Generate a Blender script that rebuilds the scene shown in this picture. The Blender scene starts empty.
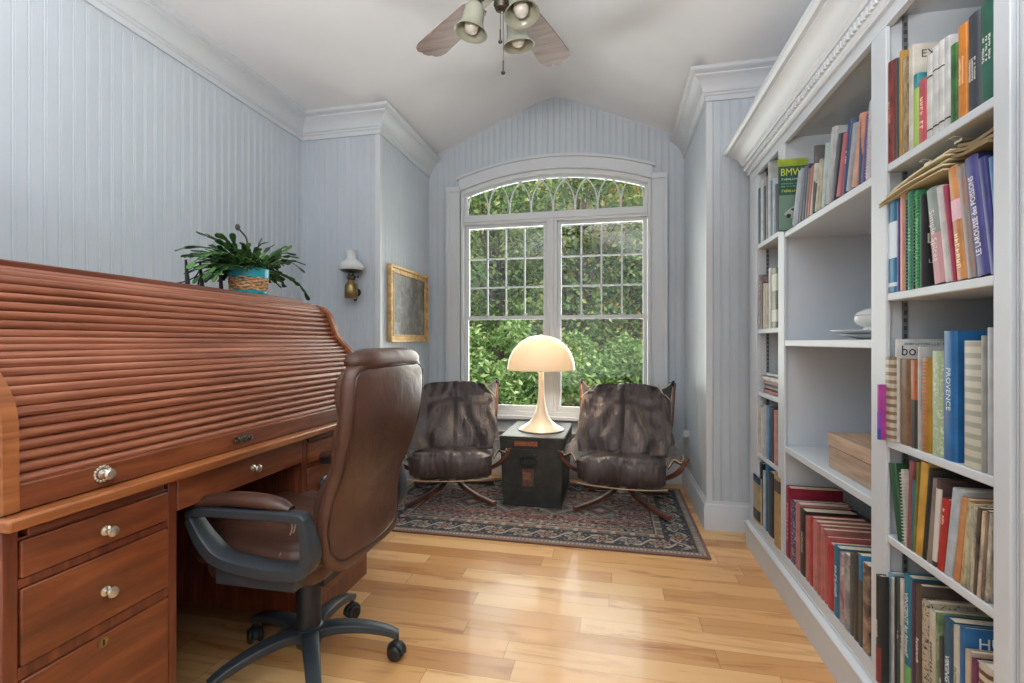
import bpy, math, random
from math import sin, cos, pi, sqrt, atan, atan2, radians as R
from mathutils import Matrix, Vector, noise as mn
random.seed(7)
scn = bpy.context.scene
col = scn.collection

# ------------------------------------------------------------------ camera
F, EYE = 475.0, 1.15
TH = atan(100 / F); CT, ST = cos(TH), sin(TH)
cam = bpy.data.cameras.new('camera'); cam.sensor_width = 36; cam.lens = F * 36 / 1024
cam.clip_start = 0.02; cam.clip_end = 200
camo = bpy.data.objects.new('camera', cam); col.objects.link(camo)
camo.location = (0, 0, EYE); camo.rotation_euler = (R(90), 0, TH)
scn.camera = camo
scn.view_settings.view_transform = 'Standard'
scn.view_settings.look = 'None'
scn.view_settings.gamma = 1
scn.view_settings.use_curve_mapping = False
scn.view_settings.exposure = 0.0

def ray(px, py):
    xc = (px - 512) / F
    return xc * CT - ST, CT + xc * ST, (341.5 - py) / F
def atx(px, py, X):            # measured point on a plane x = X
    r = ray(px, py); t = X / r[0]; return X, r[1] * t, EYE + r[2] * t

# ------------------------------------------------------------------ materials
def srgb(c):
    return tuple(((v / 255) / 12.92 if v / 255 <= .04045 else ((v / 255 + .055) / 1.055) ** 2.4) for v in c) + (1.0,)
_mats = {}
class NT:
    def __init__(s, name):
        s.m = bpy.data.materials.new(name); s.m.use_nodes = True
        s.n = s.m.node_tree.nodes; s.l = s.m.node_tree.links
        s.b = s.n['Principled BSDF']; s.out = s.n['Material Output']
    def new(s, t, **k):
        n = s.n.new(t)
        for a, v in k.items():
            if hasattr(n, a): setattr(n, a, v)
        return n
    def link(s, a, b): s.l.new(a, b)
    def coord(s, kind='Object', scale=(1, 1, 1), rot=(0, 0, 0), loc=(0, 0, 0)):
        c = s.new('ShaderNodeTexCoord'); m = s.new('ShaderNodeMapping')
        m.inputs['Scale'].default_value = scale; m.inputs['Rotation'].default_value = rot
        m.inputs['Location'].default_value = loc
        s.link(c.outputs[kind], m.inputs['Vector']); return m.outputs['Vector']
    def noise(s, vec, scale=5, detail=3, rough=.5, dist=0):
        n = s.new('ShaderNodeTexNoise'); n.inputs['Scale'].default_value = scale
        n.inputs['Detail'].default_value = detail; n.inputs['Roughness'].default_value = rough
        n.inputs['Distortion'].default_value = dist
        s.link(vec, n.inputs['Vector']); return n
    def ramp(s, fac, stops, interp='LINEAR'):
        r = s.new('ShaderNodeValToRGB'); cr = r.color_ramp; cr.interpolation = interp
        while len(cr.elements) < len(stops): cr.elements.new(.5)
        for e, (p, c) in zip(cr.elements, stops): e.position = p; e.color = srgb(c)
        s.link(fac, r.inputs['Fac']); return r.outputs['Color']
    def math(s, op, a, b=None, c=None):
        n = s.new('ShaderNodeMath', operation=op)
        for i, v in enumerate((a, b, c)):
            if v is None: continue
            if isinstance(v, (int, float)): n.inputs[i].default_value = v
            else: s.link(v, n.inputs[i])
        return n.outputs[0]
    def mix(s, fac, a, b, blend='MIX'):
        n = s.new('ShaderNodeMix', data_type='RGBA', blend_type=blend)
        for sock, v in ((n.inputs['Factor'], fac), (n.inputs[6], a), (n.inputs[7], b)):
            if isinstance(v, (int, float)): sock.default_value = v
            elif isinstance(v, tuple): sock.default_value = srgb(v)
            else: s.link(v, sock)
        return n.outputs[2]
    def bump(s, h, strength=.2, dist=.01):
        b = s.new('ShaderNodeBump'); b.inputs['Strength'].default_value = strength
        b.inputs['Distance'].default_value = dist
        s.link(h, b.inputs['Height']); s.link(b.outputs['Normal'], s.b.inputs['Normal'])

def plain(name, c, rough=.5, metal=0, var=.06, scale=8, bump=0, spec=.5, bscale=60):
    if name in _mats: return _mats[name]
    t = NT(name); v = t.coord()
    n = t.noise(v, scale, 4, .6)
    lo = tuple(max(0, x * (1 - var)) for x in c); hi = tuple(min(255, x * (1 + var)) for x in c)
    t.link(t.ramp(n.outputs['Fac'], [(.3, lo), (.7, hi)]), t.b.inputs['Base Color'])
    t.b.inputs['Roughness'].default_value = rough; t.b.inputs['Metallic'].default_value = metal
    t.b.inputs['Specular IOR Level'].default_value = spec
    if bump: t.bump(t.noise(v, bscale, 4, .6).outputs['Fac'], bump, .004)
    _mats[name] = t.m; return t.m

def wood(name, c1, c2, c3, stretch=(1, 14, 14), rough=.35, scale=3, coat=.0, bump=.05):
    if name in _mats: return _mats[name]
    t = NT(name); v = t.coord('Object', stretch)
    big = t.noise(t.coord('Object'), 1.6, 3)
    n = t.noise(v, scale, 6, .6, .6)
    f = t.math('ADD', t.math('MULTIPLY', n.outputs['Fac'], .7), t.math('MULTIPLY', big.outputs['Fac'], .3))
    t.link(t.ramp(f, [(.34, c1), (.5, c2), (.68, c3)]), t.b.inputs['Base Color'])
    t.b.inputs['Roughness'].default_value = rough
    t.b.inputs['Coat Weight'].default_value = coat; t.b.inputs['Coat Roughness'].default_value = .25
    t.bump(n.outputs['Fac'], bump, .003)
    _mats[name] = t.m; return t.m

M = {}
M['wall'] = plain('painted_beadboard', (188, 197, 205), .45, var=.02, scale=2)
M['trim'] = plain('painted_trim', (202, 207, 212), .4, var=.015, scale=3)
M['shelf'] = plain('painted_shelving', (194, 201, 208), .42, var=.02, scale=3)
M['ceil'] = plain('ceiling_paint', (230, 233, 237), .8, var=.015, scale=1.5)
M['white'] = plain('window_white', (208, 212, 214), .35, var=.01)
CH = dict(c1=(78, 36, 22), c2=(112, 55, 34), c3=(146, 82, 52))
M['cherry_y'] = wood('cherry_wood_long', stretch=(14, 1, 14), rough=.36, coat=.25, **CH)
M['cherry_z'] = wood('cherry_wood_upright', stretch=(14, 14, 1), rough=.36, coat=.25, **CH)
M['cherry_lt'] = wood('light_oak_edge', (122, 68, 35), (158, 96, 53), (190, 124, 73), stretch=(14, 1, 14), rough=.35, coat=.2)
M['cherry_front'] = wood('drawer_front_wood', (94, 48, 27), (126, 67, 38), (158, 95, 55), stretch=(10, 1.4, 10), rough=.34, coat=.25, scale=2.2)
M['tambour'] = wood('tambour_wood', (116, 65, 45), (155, 95, 69), (190, 130, 100), stretch=(6, .8, 30), rough=.3, coat=.5, scale=3)
M['bent'] = wood('bentwood_mahogany', (58, 32, 23), (94, 53, 39), (128, 76, 57), stretch=(4, 4, 4), rough=.3, coat=.4)
M['boxwood'] = wood('whitewashed_wood', (146, 120, 100), (172, 146, 124), (196, 172, 150), stretch=(10, 1, 14), rough=.6)
M['knob'] = plain('nickel_knob', (214, 206, 190), .28, .85, var=.08, scale=60)
M['brass'] = plain('aged_brass', (146, 126, 84), .3, .9, var=.18, scale=30)
M['dbrass'] = plain('dark_bronze', (82, 76, 66), .38, .8, var=.2, scale=50)
M['blackm'] = plain('black_metal', (38, 40, 44), .4, .5)
M['plastic'] = plain('charcoal_plastic', (50, 57, 64), .42, 0, var=.06, scale=20, bump=.05, bscale=300)
M['plastic_d'] = plain('black_plastic', (34, 37, 42), .45, 0)
M['teal'] = plain('teal_ceramic', (36, 158, 178), .25, 0, var=.06)
M['lampwhite'] = None
M['rubber'] = plain('black_rubber', (28, 28, 30), .6)
M['page'] = plain('book_pages', (222, 212, 190), .85, var=.05, scale=80)
M['paper'] = plain('manila_paper', (206, 196, 166), .8, var=.06, scale=20)
M['olivepaper'] = plain('olive_folder', (128, 110, 80), .8, var=.1, scale=20)
M['steel'] = plain('shelf_standard_steel', (140, 146, 150), .4, .7)
M['ceramic'] = plain('white_ceramic', (226, 228, 226), .15, var=.02)

def leather(name, c, rough=.38, wrinkle=.35, wscale=9, stretch=(1, 1, 1)):
    t = NT(name); v = t.coord('Object', stretch)
    n = t.noise(v, 4, 4, .6)
    lo = tuple(x * .78 for x in c); hi = tuple(min(255, x * 1.22) for x in c)
    t.link(t.ramp(n.outputs['Fac'], [(.3, lo), (.72, hi)]), t.b.inputs['Base Color'])
    rr = t.new('ShaderNodeMapRange'); rr.inputs['To Min'].default_value = rough - .08; rr.inputs['To Max'].default_value = rough + .14
    t.link(t.noise(v, 12, 3).outputs['Fac'], rr.inputs['Value']); t.link(rr.outputs[0], t.b.inputs['Roughness'])
    g = t.noise(v, wscale, 5, .6, 1.2); fine = t.noise(v, 220, 2)
    h = t.math('ADD', g.outputs['Fac'], t.math('MULTIPLY', fine.outputs['Fac'], .05))
    t.bump(h, wrinkle, .02); return t.m
M['brown_leather'] = leather('brown_leather', (80, 54, 44), .3, .22, 6)
M['dark_leather'] = leather('dark_leather', (70, 60, 59), .28, .9, 8, (1.9, 1, .6))

def floor_mat():
    t = NT('oak_plank_floor'); c = t.new('ShaderNodeTexCoord'); s = t.new('ShaderNodeSeparateXYZ')
    t.link(c.outputs['Object'], s.inputs[0]); x, y = s.outputs[0], s.outputs[1]
    rowf = t.math('DIVIDE', y, .105); row = t.math('FLOOR', rowf)
    wn = t.new('ShaderNodeTexWhiteNoise', noise_dimensions='1D'); t.link(row, wn.inputs['W'])
    xo = t.math('DIVIDE', t.math('ADD', x, t.math('MULTIPLY', wn.outputs['Value'], 5.3)), .95)
    pl = t.math('FLOOR', xo)
    wn2 = t.new('ShaderNodeTexWhiteNoise', noise_dimensions='2D')
    cb = t.new('ShaderNodeCombineXYZ'); t.link(pl, cb.inputs[0]); t.link(row, cb.inputs[1]); t.link(cb.outputs[0], wn2.inputs['Vector'])
    rnd = wn2.outputs['Value']
    # grain, shifted per plank
    cb2 = t.new('ShaderNodeCombineXYZ')
    t.link(t.math('ADD', t.math('MULTIPLY', x, 1.3), t.math('MULTIPLY', rnd, 37)), cb2.inputs[0])
    t.link(t.math('ADD', t.math('MULTIPLY', y, 11), t.math('MULTIPLY', rnd, 91)), cb2.inputs[1])
    g = t.noise(cb2.outputs[0], 1.5, 5, .62, .9)
    base = t.ramp(rnd, [(0, (196, 142, 88)), (.25, (222, 172, 114)), (.55, (230, 186, 128)), (.8, (238, 198, 142)), (1, (208, 154, 98))])
    dark = t.ramp(g.outputs['Fac'], [(.28, (196, 150, 108)), (.46, (255, 248, 240)), (.75, (255, 255, 255))])
    colr = t.mix(.8, base, dark, 'MULTIPLY')
    def edge(v, w):
        fr = t.math('FRACT', v); d = t.math('MINIMUM', fr, t.math('SUBTRACT', 1, fr))
        return t.math('LESS_THAN', d, w)
    e = t.math('MAXIMUM', edge(rowf, .009), edge(xo, .0014))
    colr = t.mix(t.math('MULTIPLY', e, .55), colr, (112, 72, 40))
    t.link(colr, t.b.inputs['Base Color'])
    t.b.inputs['Roughness'].default_value = .3; t.b.inputs['Coat Weight'].default_value = .15
    t.bump(t.math('SUBTRACT', t.math('MULTIPLY', g.outputs['Fac'], .15), e), .18, .003)
    return t.m
M['floor'] = floor_mat()

def glass_mat():
    t = NT('window_glass'); t.n.remove(t.b)
    tr = t.new('ShaderNodeBsdfTransparent'); gl = t.new('ShaderNodeBsdfGlossy'); gl.inputs['Roughness'].default_value = .0
    tr.inputs['Color'].default_value = (.93, .95, .94, 1)
    fr = t.new('ShaderNodeFresnel'); fr.inputs['IOR'].default_value = 1.5
    f = t.math('MULTIPLY', fr.outputs[0], .8)
    mx = t.new('ShaderNodeMixShader'); t.link(f, mx.inputs[0]); t.link(tr.outputs[0], mx.inputs[1]); t.link(gl.outputs[0], mx.inputs[2])
    t.link(mx.outputs[0], t.out.inputs['Surface']); return t.m
M['glass'] = glass_mat()

def opal(name, c, emit, trans=.4, e=0):
    t = NT(name); t.b.inputs['Base Color'].default_value = srgb(c); t.b.inputs['Roughness'].default_value = .22
    if e:
        t.b.inputs['Emission Color'].default_value = srgb(emit); t.b.inputs['Emission Strength'].default_value = e
    tl = t.new('ShaderNodeBsdfTranslucent'); tl.inputs['Color'].default_value = srgb(c)
    mx = t.new('ShaderNodeMixShader'); mx.inputs[0].default_value = trans
    t.link(t.b.outputs[0], mx.inputs[1]); t.link(tl.outputs[0], mx.inputs[2]); t.link(mx.outputs[0], t.out.inputs['Surface'])
    return t.m
M['shade'] = opal('opal_lamp_shade', (230, 218, 200), (255, 214, 160), .36)
M['lampbase'] = plain('cream_lamp_plastic', (222, 206, 184), .2, var=.01)
M['frost'] = opal('frosted_fan_glass', (172, 174, 158), (255, 240, 210), .3)
M['milk'] = opal('milk_glass', (232, 236, 236), (255, 255, 255), .3)
M['bulb'] = opal('white_bulb', (214, 212, 204), (255, 240, 220), .2)

def leafmat(name, stops, rough=.5, trans=.35):
    t = NT(name); g = t.new('ShaderNodeNewGeometry')
    c = t.ramp(g.outputs['Random Per Island'], stops)
    t.link(c, t.b.inputs['Base Color']); t.b.inputs['Roughness'].default_value = rough
    t.b.inputs['Specular IOR Level'].default_value = .3
    tl = t.new('ShaderNodeBsdfTranslucent'); t.link(c, tl.inputs['Color'])
    mx = t.new('ShaderNodeMixShader'); mx.inputs[0].default_value = trans
    t.link(t.b.outputs[0], mx.inputs[1]); t.link(tl.outputs[0], mx.inputs[2]); t.link(mx.outputs[0], t.out.inputs['Surface'])
    return t.m

# ------------------------------------------------------------------ mesh builder
class MB:
    def __init__(s): s.v = []; s.f = []; s.mi = []; s.cur = 0
    def add(s, vs, fs, mi=None):
        o = len(s.v); s.v += [tuple(p) for p in vs]
        s.f += [tuple(i + o for i in f) for f in fs]; s.mi += [s.cur if mi is None else mi] * len(fs); return s
    def box(s, x0, x1, y0, y1, z0, z1, mi=None, T=None):
        vs = [Vector((x, y, z)) for z in (z0, z1) for y in (y0, y1) for x in (x0, x1)]
        if T: vs = [T @ p for p in vs]
        return s.add(vs, [(0, 2, 3, 1), (4, 5, 7, 6), (0, 1, 5, 4), (2, 6, 7, 3), (0, 4, 6, 2), (1, 3, 7, 5)], mi)
    def prism(s, poly, axis, a, b, mi=None, T=None):     # poly in the other two axes, in order
        def P(p, t):
            q = {'x': (t, p[0], p[1]), 'y': (p[0], t, p[1]), 'z': (p[0], p[1], t)}[axis]
            q = Vector(q); return T @ q if T else q
        n = len(poly); vs = [P(p, a) for p in poly] + [P(p, b) for p in poly]
        fs = [tuple(range(n))[::-1], tuple(range(n, 2 * n))] + [(i, (i + 1) % n, n + (i + 1) % n, n + i) for i in range(n)]
        return s.add(vs, fs, mi)
    def rings(s, rings, closed=True, caps=True, mi=None):
        n = len(rings[0]); vs = [p for r in rings for p in r]; fs = []
        for k in range(len(rings) - 1):
            for i in range(n if closed else n - 1):
                j = (i + 1) % n; fs.append((k * n + i, k * n + j, (k + 1) * n + j, (k + 1) * n + i))
        if caps and closed:
            fs.append(tuple(range(n))[::-1]); fs.append(tuple(range((len(rings) - 1) * n, len(rings) * n)))
        return s.add(vs, fs, mi)
    def tube(s, pts, rad, n=10, flat=1.0, up=None, mi=None, square=False):
        pts = [Vector(p) for p in pts]; rr = rad if isinstance(rad, (list, tuple)) else [rad] * len(pts)
        rings = []; prev = None
        for i, p in enumerate(pts):
            d = (pts[min(i + 1, len(pts) - 1)] - pts[max(i - 1, 0)]).normalized()
            if up is not None: a = Vector(up) - d * d.dot(Vector(up))
            elif prev is not None: a = prev - d * d.dot(prev)
            else:
                a = d.orthogonal()
            a.normalize(); prev = a; b = d.cross(a)
            if square:
                rings.append([p + a * rr[i] * u * flat + b * rr[i] * w for u, w in ((1, .75), (.75 , 1), (-.75, 1), (-1, .75), (-1, -.75), (-.75, -1), (.75, -1), (1, -.75))])
            else:
                rings.append([p + a * (cos(2 * pi * k / n) * rr[i] * flat) + b * (sin(2 * pi * k / n) * rr[i]) for k in range(n)])
        return s.rings(rings, mi=mi)
    def lathe(s, prof, c=(0, 0, 0), n=24, mi=None, T=None, caps=False):
        rings = []
        for r, z in prof:
            ring = [Vector((c[0] + r * cos(2 * pi * k / n), c[1] + r * sin(2 * pi * k / n), c[2] + z)) for k in range(n)]
            if T: ring = [T @ p for p in ring]
            rings.append(ring)
        return s.rings(rings, caps=caps, mi=mi)
    def ball(s, c, r, n=12, m=8, sc=(1, 1, 1), T=None, mi=None):
        rings = []
        for j in range(1, m):
            ph = -pi / 2 + pi * j / m
            ring = [Vector((c[0] + r * sc[0] * cos(ph) * cos(2 * pi * k / n), c[1] + r * sc[1] * cos(ph) * sin(2 * pi * k / n), c[2] + r * sc[2] * sin(ph))) for k in range(n)]
            if T: ring = [T @ p for p in ring]
            rings.append(ring)
        return s.rings(rings, mi=mi)
    def build(s, name, mats, parent=None, smooth=None, bevel=0, seg=2, subsurf=0, solid=0):
        me = bpy.data.meshes.new(name); me.from_pydata(s.v, [], s.f); me.validate()
        if not isinstance(mats, (list, tuple)): mats = [mats]
        for m in mats: me.materials.append(m)
        if len(s.mi) == len(me.polygons): me.polygons.foreach_set('material_index', s.mi)
        o = bpy.data.objects.new(name, me); col.objects.link(o)
        if smooth is not None or bevel:
            me.polygons.foreach_set('use_smooth', [True] * len(me.polygons))
            me.set_sharp_from_angle(angle=R(smooth if smooth is not None else 30))
        if solid:
            md = o.modifiers.new('thick', 'SOLIDIFY'); md.thickness = solid; md.offset = 0
        if bevel:
            md = o.modifiers.new('bevel', 'BEVEL'); md.width = bevel; md.segments = seg; md.limit_method = 'ANGLE'; md.angle_limit = R(35)
        if subsurf:
            md = o.modifiers.new('sub', 'SUBSURF'); md.levels = subsurf; md.render_levels = subsurf
        if parent is not None:
            o.parent = parent; o.matrix_parent_inverse = wm(parent).inverted()
        return o
def wm(o):
    m = Matrix.LocRotScale(o.location, o.rotation_euler, o.scale)
    return wm(o.parent) @ o.matrix_parent_inverse @ m if o.parent else m
def recalc(o):
    import bmesh
    b = bmesh.new(); b.from_mesh(o.data); bmesh.ops.recalc_face_normals(b, faces=b.faces); b.to_mesh(o.data); b.free(); return o
def tag(o, label=None, cat=None, group=None, kind=None):
    for k, v in (('label', label), ('category', cat), ('group', group), ('kind', kind)):
        if v: o[k] = v
    return o
def empty(name, loc, rz=0, label=None, cat=None, group=None):
    o = bpy.data.objects.new(name, None); col.objects.link(o); o.empty_display_size = .05
    o.location = loc; o.rotation_euler = (0, 0, rz); return tag(o, label, cat, group)
def struct(o): o['kind'] = 'structure'; return o
def kids(o, allo): return [c for c in allo if c.parent is o]
def copy_tree(o, parent=None):
    allo = list(bpy.data.objects)
    def rec(o, parent):
        c = o.copy(); col.objects.link(c); c.parent = parent
        for ch in kids(o, allo): rec(ch, c)
        return c
    return rec(o, parent)
def smoothline(pts, n=6):      # Catmull-Rom
    P = [Vector(p) for p in pts]; P = [P[0] * 2 - P[1]] + P + [P[-1] * 2 - P[-2]]; out = []
    for i in range(1, len(P) - 2):
        for k in range(n):
            t = k / n; a, b, c, d = P[i - 1:i + 3]
            out.append(.5 * ((2 * b) + (c - a) * t + (2 * a - 5 * b + 4 * c - d) * t * t + (3 * b - a - 3 * c + d) * t ** 3))
    out.append(P[-2]); return out
def sweep(path, prof, name, mat, parent=None, smooth=30):      # profile (d, z) swept with mitres, d to the right of travel
    P = [Vector(p) for p in path]; rings = []
    for i, p in enumerate(P):
        ns = []
        if i > 0: d = (P[i] - P[i - 1]).normalized(); ns.append(Vector((d.y, -d.x)))
        if i < len(P) - 1: d = (P[i + 1] - P[i]).normalized(); ns.append(Vector((d.y, -d.x)))
        n = ns[0] if len(ns) == 1 else (ns[0] + ns[1]) / (1 + ns[0].dot(ns[1]))
        rings.append([Vector((p.x + n.x * d_, p.y + n.y * d_, z)) for d_, z in prof])
    b = MB(); b.rings(rings); return recalc(b.build(name, mat, parent, smooth=smooth))
_fonts = {}
def text(s, name, parent, mat, T, size=.02, depth=.0006, sx=1.0, align='CENTER', maxw=None):
    cu = bpy.data.curves.new('t', 'FONT'); cu.body = s; cu.size = size; cu.align_x = align; cu.align_y = 'CENTER'
    cu.extrude = depth; cu.resolution_u = 2
    to = bpy.data.objects.new('t', cu); col.objects.link(to)
    dg = bpy.context.evaluated_depsgraph_get(); dg.update()
    me = bpy.data.meshes.new_from_object(to.evaluated_get(dg)); me.name = name
    bpy.data.objects.remove(to); bpy.data.curves.remove(cu)
    if maxw and len(me.vertices):
        w = max(v.co.x for v in me.vertices) - min(v.co.x for v in me.vertices)
        if w > maxw: sx = sx * maxw / w
    me.transform(T @ Matrix.Diagonal((sx, 1, 1, 1)))
    me.materials.clear(); me.materials.append(mat)
    o = bpy.data.objects.new(name, me); col.objects.link(o)
    if parent is not None: o.parent = parent; o.matrix_parent_inverse = wm(parent).inverted()
    return o

# ------------------------------------------------------------------ room shell
XL, XR, YB = -2.23, 1.19, -2.4       # side walls, back wall
AL, AR, YR, YW = -1.61, .570, 3.10, 4.03   # alcove sides, returns, window wall
ZF, RX, RZ = 2.79, -.492, 3.235      # side ceiling height, ridge
def ceil_z(x):
    if x <= AL: return ZF
    if x < RX - .1: return ZF + (RZ - .02 - ZF) * (x - AL) / (RX - .1 - AL)
    if x <= RX + .1: return RZ - .02 * abs(x - RX) / .1
    if x < AR: return ZF + (RZ - .02 - ZF) * (AR - x) / (AR - RX - .1)
    return ZF
def beadwall(name, A, B, z0, zt, holes=None, extra=()):
    A, B = Vector(A), Vector(B); L = (B - A).length; d = (B - A) / L; n = Vector((d.y, -d.x))   # room is on the right of A->B
    ss = [(0, 0)]
    k = .03
    while k < L - .01:
        for q, dep in ((-.0032, 0), (0, .0036), (.0032, 0), (.0085, 0), (.0105, .0022), (.0125, 0)): ss.append((k + q, dep))
        k += .052
    ss.append((L, 0)); ss += [(e, 0) for e in extra]; ss.sort()
    b = MB()
    def P(s, dep, z): p = A + d * s - n * dep; return (p.x, p.y, z)
    for (s0, d0), (s1, d1) in zip(ss, ss[1:]):
        if s1 - s0 < 1e-6: continue
        sm = (s0 + s1) / 2; pm = A + d * sm
        iv = [(None, None)] if not holes else holes(pm.x)
        for lo, hi in iv:
            p0 = A + d * s0; p1 = A + d * s1
            za0 = z0 if lo is None else lo(p0.x); za1 = z0 if lo is None else lo(p1.x)
            zb0 = zt(p0.x) if hi is None else hi(p0.x); zb1 = zt(p1.x) if hi is None else hi(p1.x)
            b.add([P(s0, d0, za0), P(s1, d1, za1), P(s1, d1, zb1), P(s0, d0, zb0)], [(0, 1, 2, 3)])
    return struct(b.build(name, M['wall'], smooth=60))

WX0, WX1 = -1.314, .313; WCX = (WX0 + WX1) / 2       # rough opening in the window wall
WZ0, SPR = .518, 2.476; ARCH = .138
WH = (WX1 - WX0) / 2; AR_R = (WH * WH + ARCH * ARCH) / (2 * ARCH)
def arch(x, off=0.0):         # circular head, offset outwards by off
    r = AR_R + off; q = r * r - (x - WCX) ** 2
    return SPR + ARCH - AR_R + sqrt(max(q, 0))
def wall_holes(x):
    if WX0 < x < WX1: return [(None, lambda x: WZ0), (lambda x: arch(x), None)]
    return [(None, None)]
beadwall('wall_left', (XL, YB), (XL, YR), 0, lambda x: ZF)
beadwall('wall_left_return', (XL, YR), (AL, YR), 0, lambda x: ZF)
beadwall('wall_left_alcove', (AL, YR), (AL, YW), 0, lambda x: ZF)
beadwall('wall_window', (AL, YW), (AR, YW), 0, ceil_z, wall_holes, extra=(WX0 - AL, WX1 - AL, RX - .1 - AL, RX - AL, RX + .1 - AL))
beadwall('wall_right_alcove', (AR, YW), (AR, YR), 0, lambda x: ZF)
beadwall('wall_right_return', (AR, YR), (XR, YR), 0, lambda x: ZF)
beadwall('wall_right', (XR, YR), (XR, YB), 0, lambda x: ZF)
# back wall with a wide cased opening
b = MB(); OX0, OX1, OZ = -1.9, .9, 2.35
b.box(XL, OX0, YB - .1, YB, 0, ZF); b.box(OX1, XR, YB - .1, YB, 0, ZF); b.box(OX0, OX1, YB - .1, YB, OZ, ZF)
b.prism([(AL, ZF), (AR, ZF), (RX + .1, RZ - .02), (RX, RZ), (RX - .1, RZ - .02)], 'y', YB - .1, YB)
struct(b.build('wall_back', M['wall']))
b = MB(); b.box(XL - .1, XR + .1, YB - 2.6, YW + .12, -.1, 0); struct(b.build('floor', M['floor']))
xs = [XL - .12, AL, RX - .1, RX - .03, RX + .03, RX + .1, AR, XR + .12]; b = MB()
zz = [ZF, ZF, RZ - .02, RZ - .004, RZ - .004, RZ - .02, ZF, ZF]
poly = [(x, z) for x, z in zip(xs, zz)] + [(XR + .12, RZ + .15), (XL - .12, RZ + .15)]
b.prism(poly, 'y', YB - .1, YW + .15)
struct(recalc(b.build('ceiling', M['ceil'], smooth=25)))
b = MB(); b.box(XL, XR, YB - 2.6, YB - 2.5, 0, 2.6); b.box(XL - .1, XL, YB - 2.6, YB - .1, 0, 2.6); b.box(XR, XR + .1, YB - 2.6, YB - .1, 0, 2.6); b.box(XL - .1, XR + .1, YB - 2.6, YB - .1, 2.6, 2.7)  # unseen box added behind the opening so no sky reflects in the glass
struct(b.build('wall_sky_block', M['wall']))
# outer skin so that no daylight slips round the corners
b = MB(); b.box(XL - .12, XL - .02, YB - .1, YR + .12, -.1, ZF + .01); b.box(XL - .12, AL - .02, YR + .02, YR + .12, -.1, ZF + .01)
b.box(AL - .12, AL - .02, YR + .02, YW + .12, -.1, ZF + .01); b.box(AR + .02, AR + .12, YR + .02, YW + .12, -.1, ZF + .01)
b.box(AR + .02, XR + .12, YR + .02, YR + .12, -.1, ZF + .01); b.box(XR + .02, XR + .12, YB - .1, YR + .12, -.1, ZF + .01)
struct(b.build('wall_outer', M['trim']))
CROWN = [(0, 0), (.012, 0), (.012, .028), (.02, .034), (.02, .044), (.028, .05), (.034, .07), (.05, .098), (.07, .118), (.084, .126), (.084, .136), (.1, .142), (.11, .152), (.11, .17), (0, .17)]
BASE = [(0, 0), (.02, 0), (.02, .135), (.016, .142), (.016, .15), (.008, .16), (.006, .175), (0, .175)]
def up(p, z): return [(d, q + z) for d, q in p]
LP = [(XL, YB), (XL, YR), (AL, YR), (AL, YW)]; RP = [(AR, YW), (AR, YR), (XR, YR), (XR, YB)]
struct(sweep(LP, up(CROWN, 2.62), 'trim_1', M['trim'])); struct(sweep(RP, up(CROWN, 2.62), 'trim_2', M['trim']))
struct(sweep(LP + [(AR - .02, YW)], BASE, 'baseboard_left', M['trim'])); struct(sweep(RP, BASE, 'baseboard_right', M['trim']))
# corner beads on the two outside corners of the returns
b = MB(); b.box(AL - .035, AL + .006, YR - .006, YR + .03, .17, 2.62); b.box(AR - .006, AR + .035, YR - .006, YR + .03, .17, 2.62)
struct(b.build('trim_3', M['trim'], bevel=.004))

# ------------------------------------------------------------------ window
def arcband(b, off0, off1, y0, y1, x0=None, x1=None, n=40, base=None):
    x0 = WX0 if x0 is None else x0; x1 = WX1 if x1 is None else x1; rings = []
    for i in range(n + 1):
        x = x0 + (x1 - x0) * i / n
        zi = arch(x, off0) if base is None else base; zo = arch(x, off1)
        rings.append([(x, y0, zi), (x, y1, zi), (x, y1, zo), (x, y0, zo)])
    b.rings(rings)
JB = YW + .1
b = MB()
# jamb liner
b.box(WX0, WX0 + .025, YW - .005, JB + .02, WZ0, SPR + .005); b.box(WX1 - .025, WX1, YW - .005, JB + .02, WZ0, SPR + .005)
arcband(b, -.03, .002, YW - .0035, JB + .0185, WX0 + .026, WX1 - .026)
b.box(WX0 + .025, WX1 - .025, YW, JB + .018, WZ0, WZ0 + .03)
TZ0, TZ1 = 2.185, 2.257; MX = -.505; MW = .045
b.box(WX0 + .025, WX1 - .025, YW + .02, JB, TZ0, TZ1 + .01); b.box(WX0 + .026, WX1 - .026, YW + .008, YW + .0205, TZ0 + .02, TZ1 - .012)
b.box(MX - MW, MX + MW, YW + .021, JB - .001, WZ0 + .03, TZ0); b.box(MX - .018, MX + .018, YW + .009, YW + .0215, WZ0 + .03, TZ0 + .019)
win = struct(recalc(b.build('window_1', M['white'], bevel=.003)))
# casing
b = MB(); CW = .125
b.box(WX0 - CW, WX0, YW - .022, YW + .004, 0.0 + .5, SPR + .0); b.box(WX1, WX1 + CW, YW - .022, YW + .004, .5, SPR + .0)
for xx in (WX0 - CW, WX1 + CW - .028): b.box(xx, xx + .028, YW - .034, YW, .5, SPR)
for xx in (WX0 - .014, WX1): b.box(xx, xx + .014, YW - .03, YW, .5, SPR)
arcband(b, .001, .1, YW - .023, YW + .004, WX0 - .01, WX1 + .01); arcband(b, .1, .125, YW - .036, YW - .001, WX0 - .03, WX1 + .03); arcband(b, 0.0005, .014, YW - .031, YW)
for x0, x1 in ((WX0 - CW - .002, WX0 + .002), (WX1 - .002, WX1 + CW + .002)):      # corner blocks at the spring of the arch
    b.box(x0, x1, YW - .037, YW + .001, SPR - .004, SPR + .04)
cs = recalc(b.build('window_casing', M['trim'], win, bevel=.003))
b = MB(); b.box(WX0 - CW - .03, WX1 + CW + .03, YW - .075, YW + .03, WZ0 - .03, WZ0); b.box(WX0 - CW, WX1 + CW, YW - .035, YW, WZ0 - .055, WZ0 - .03)
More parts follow.
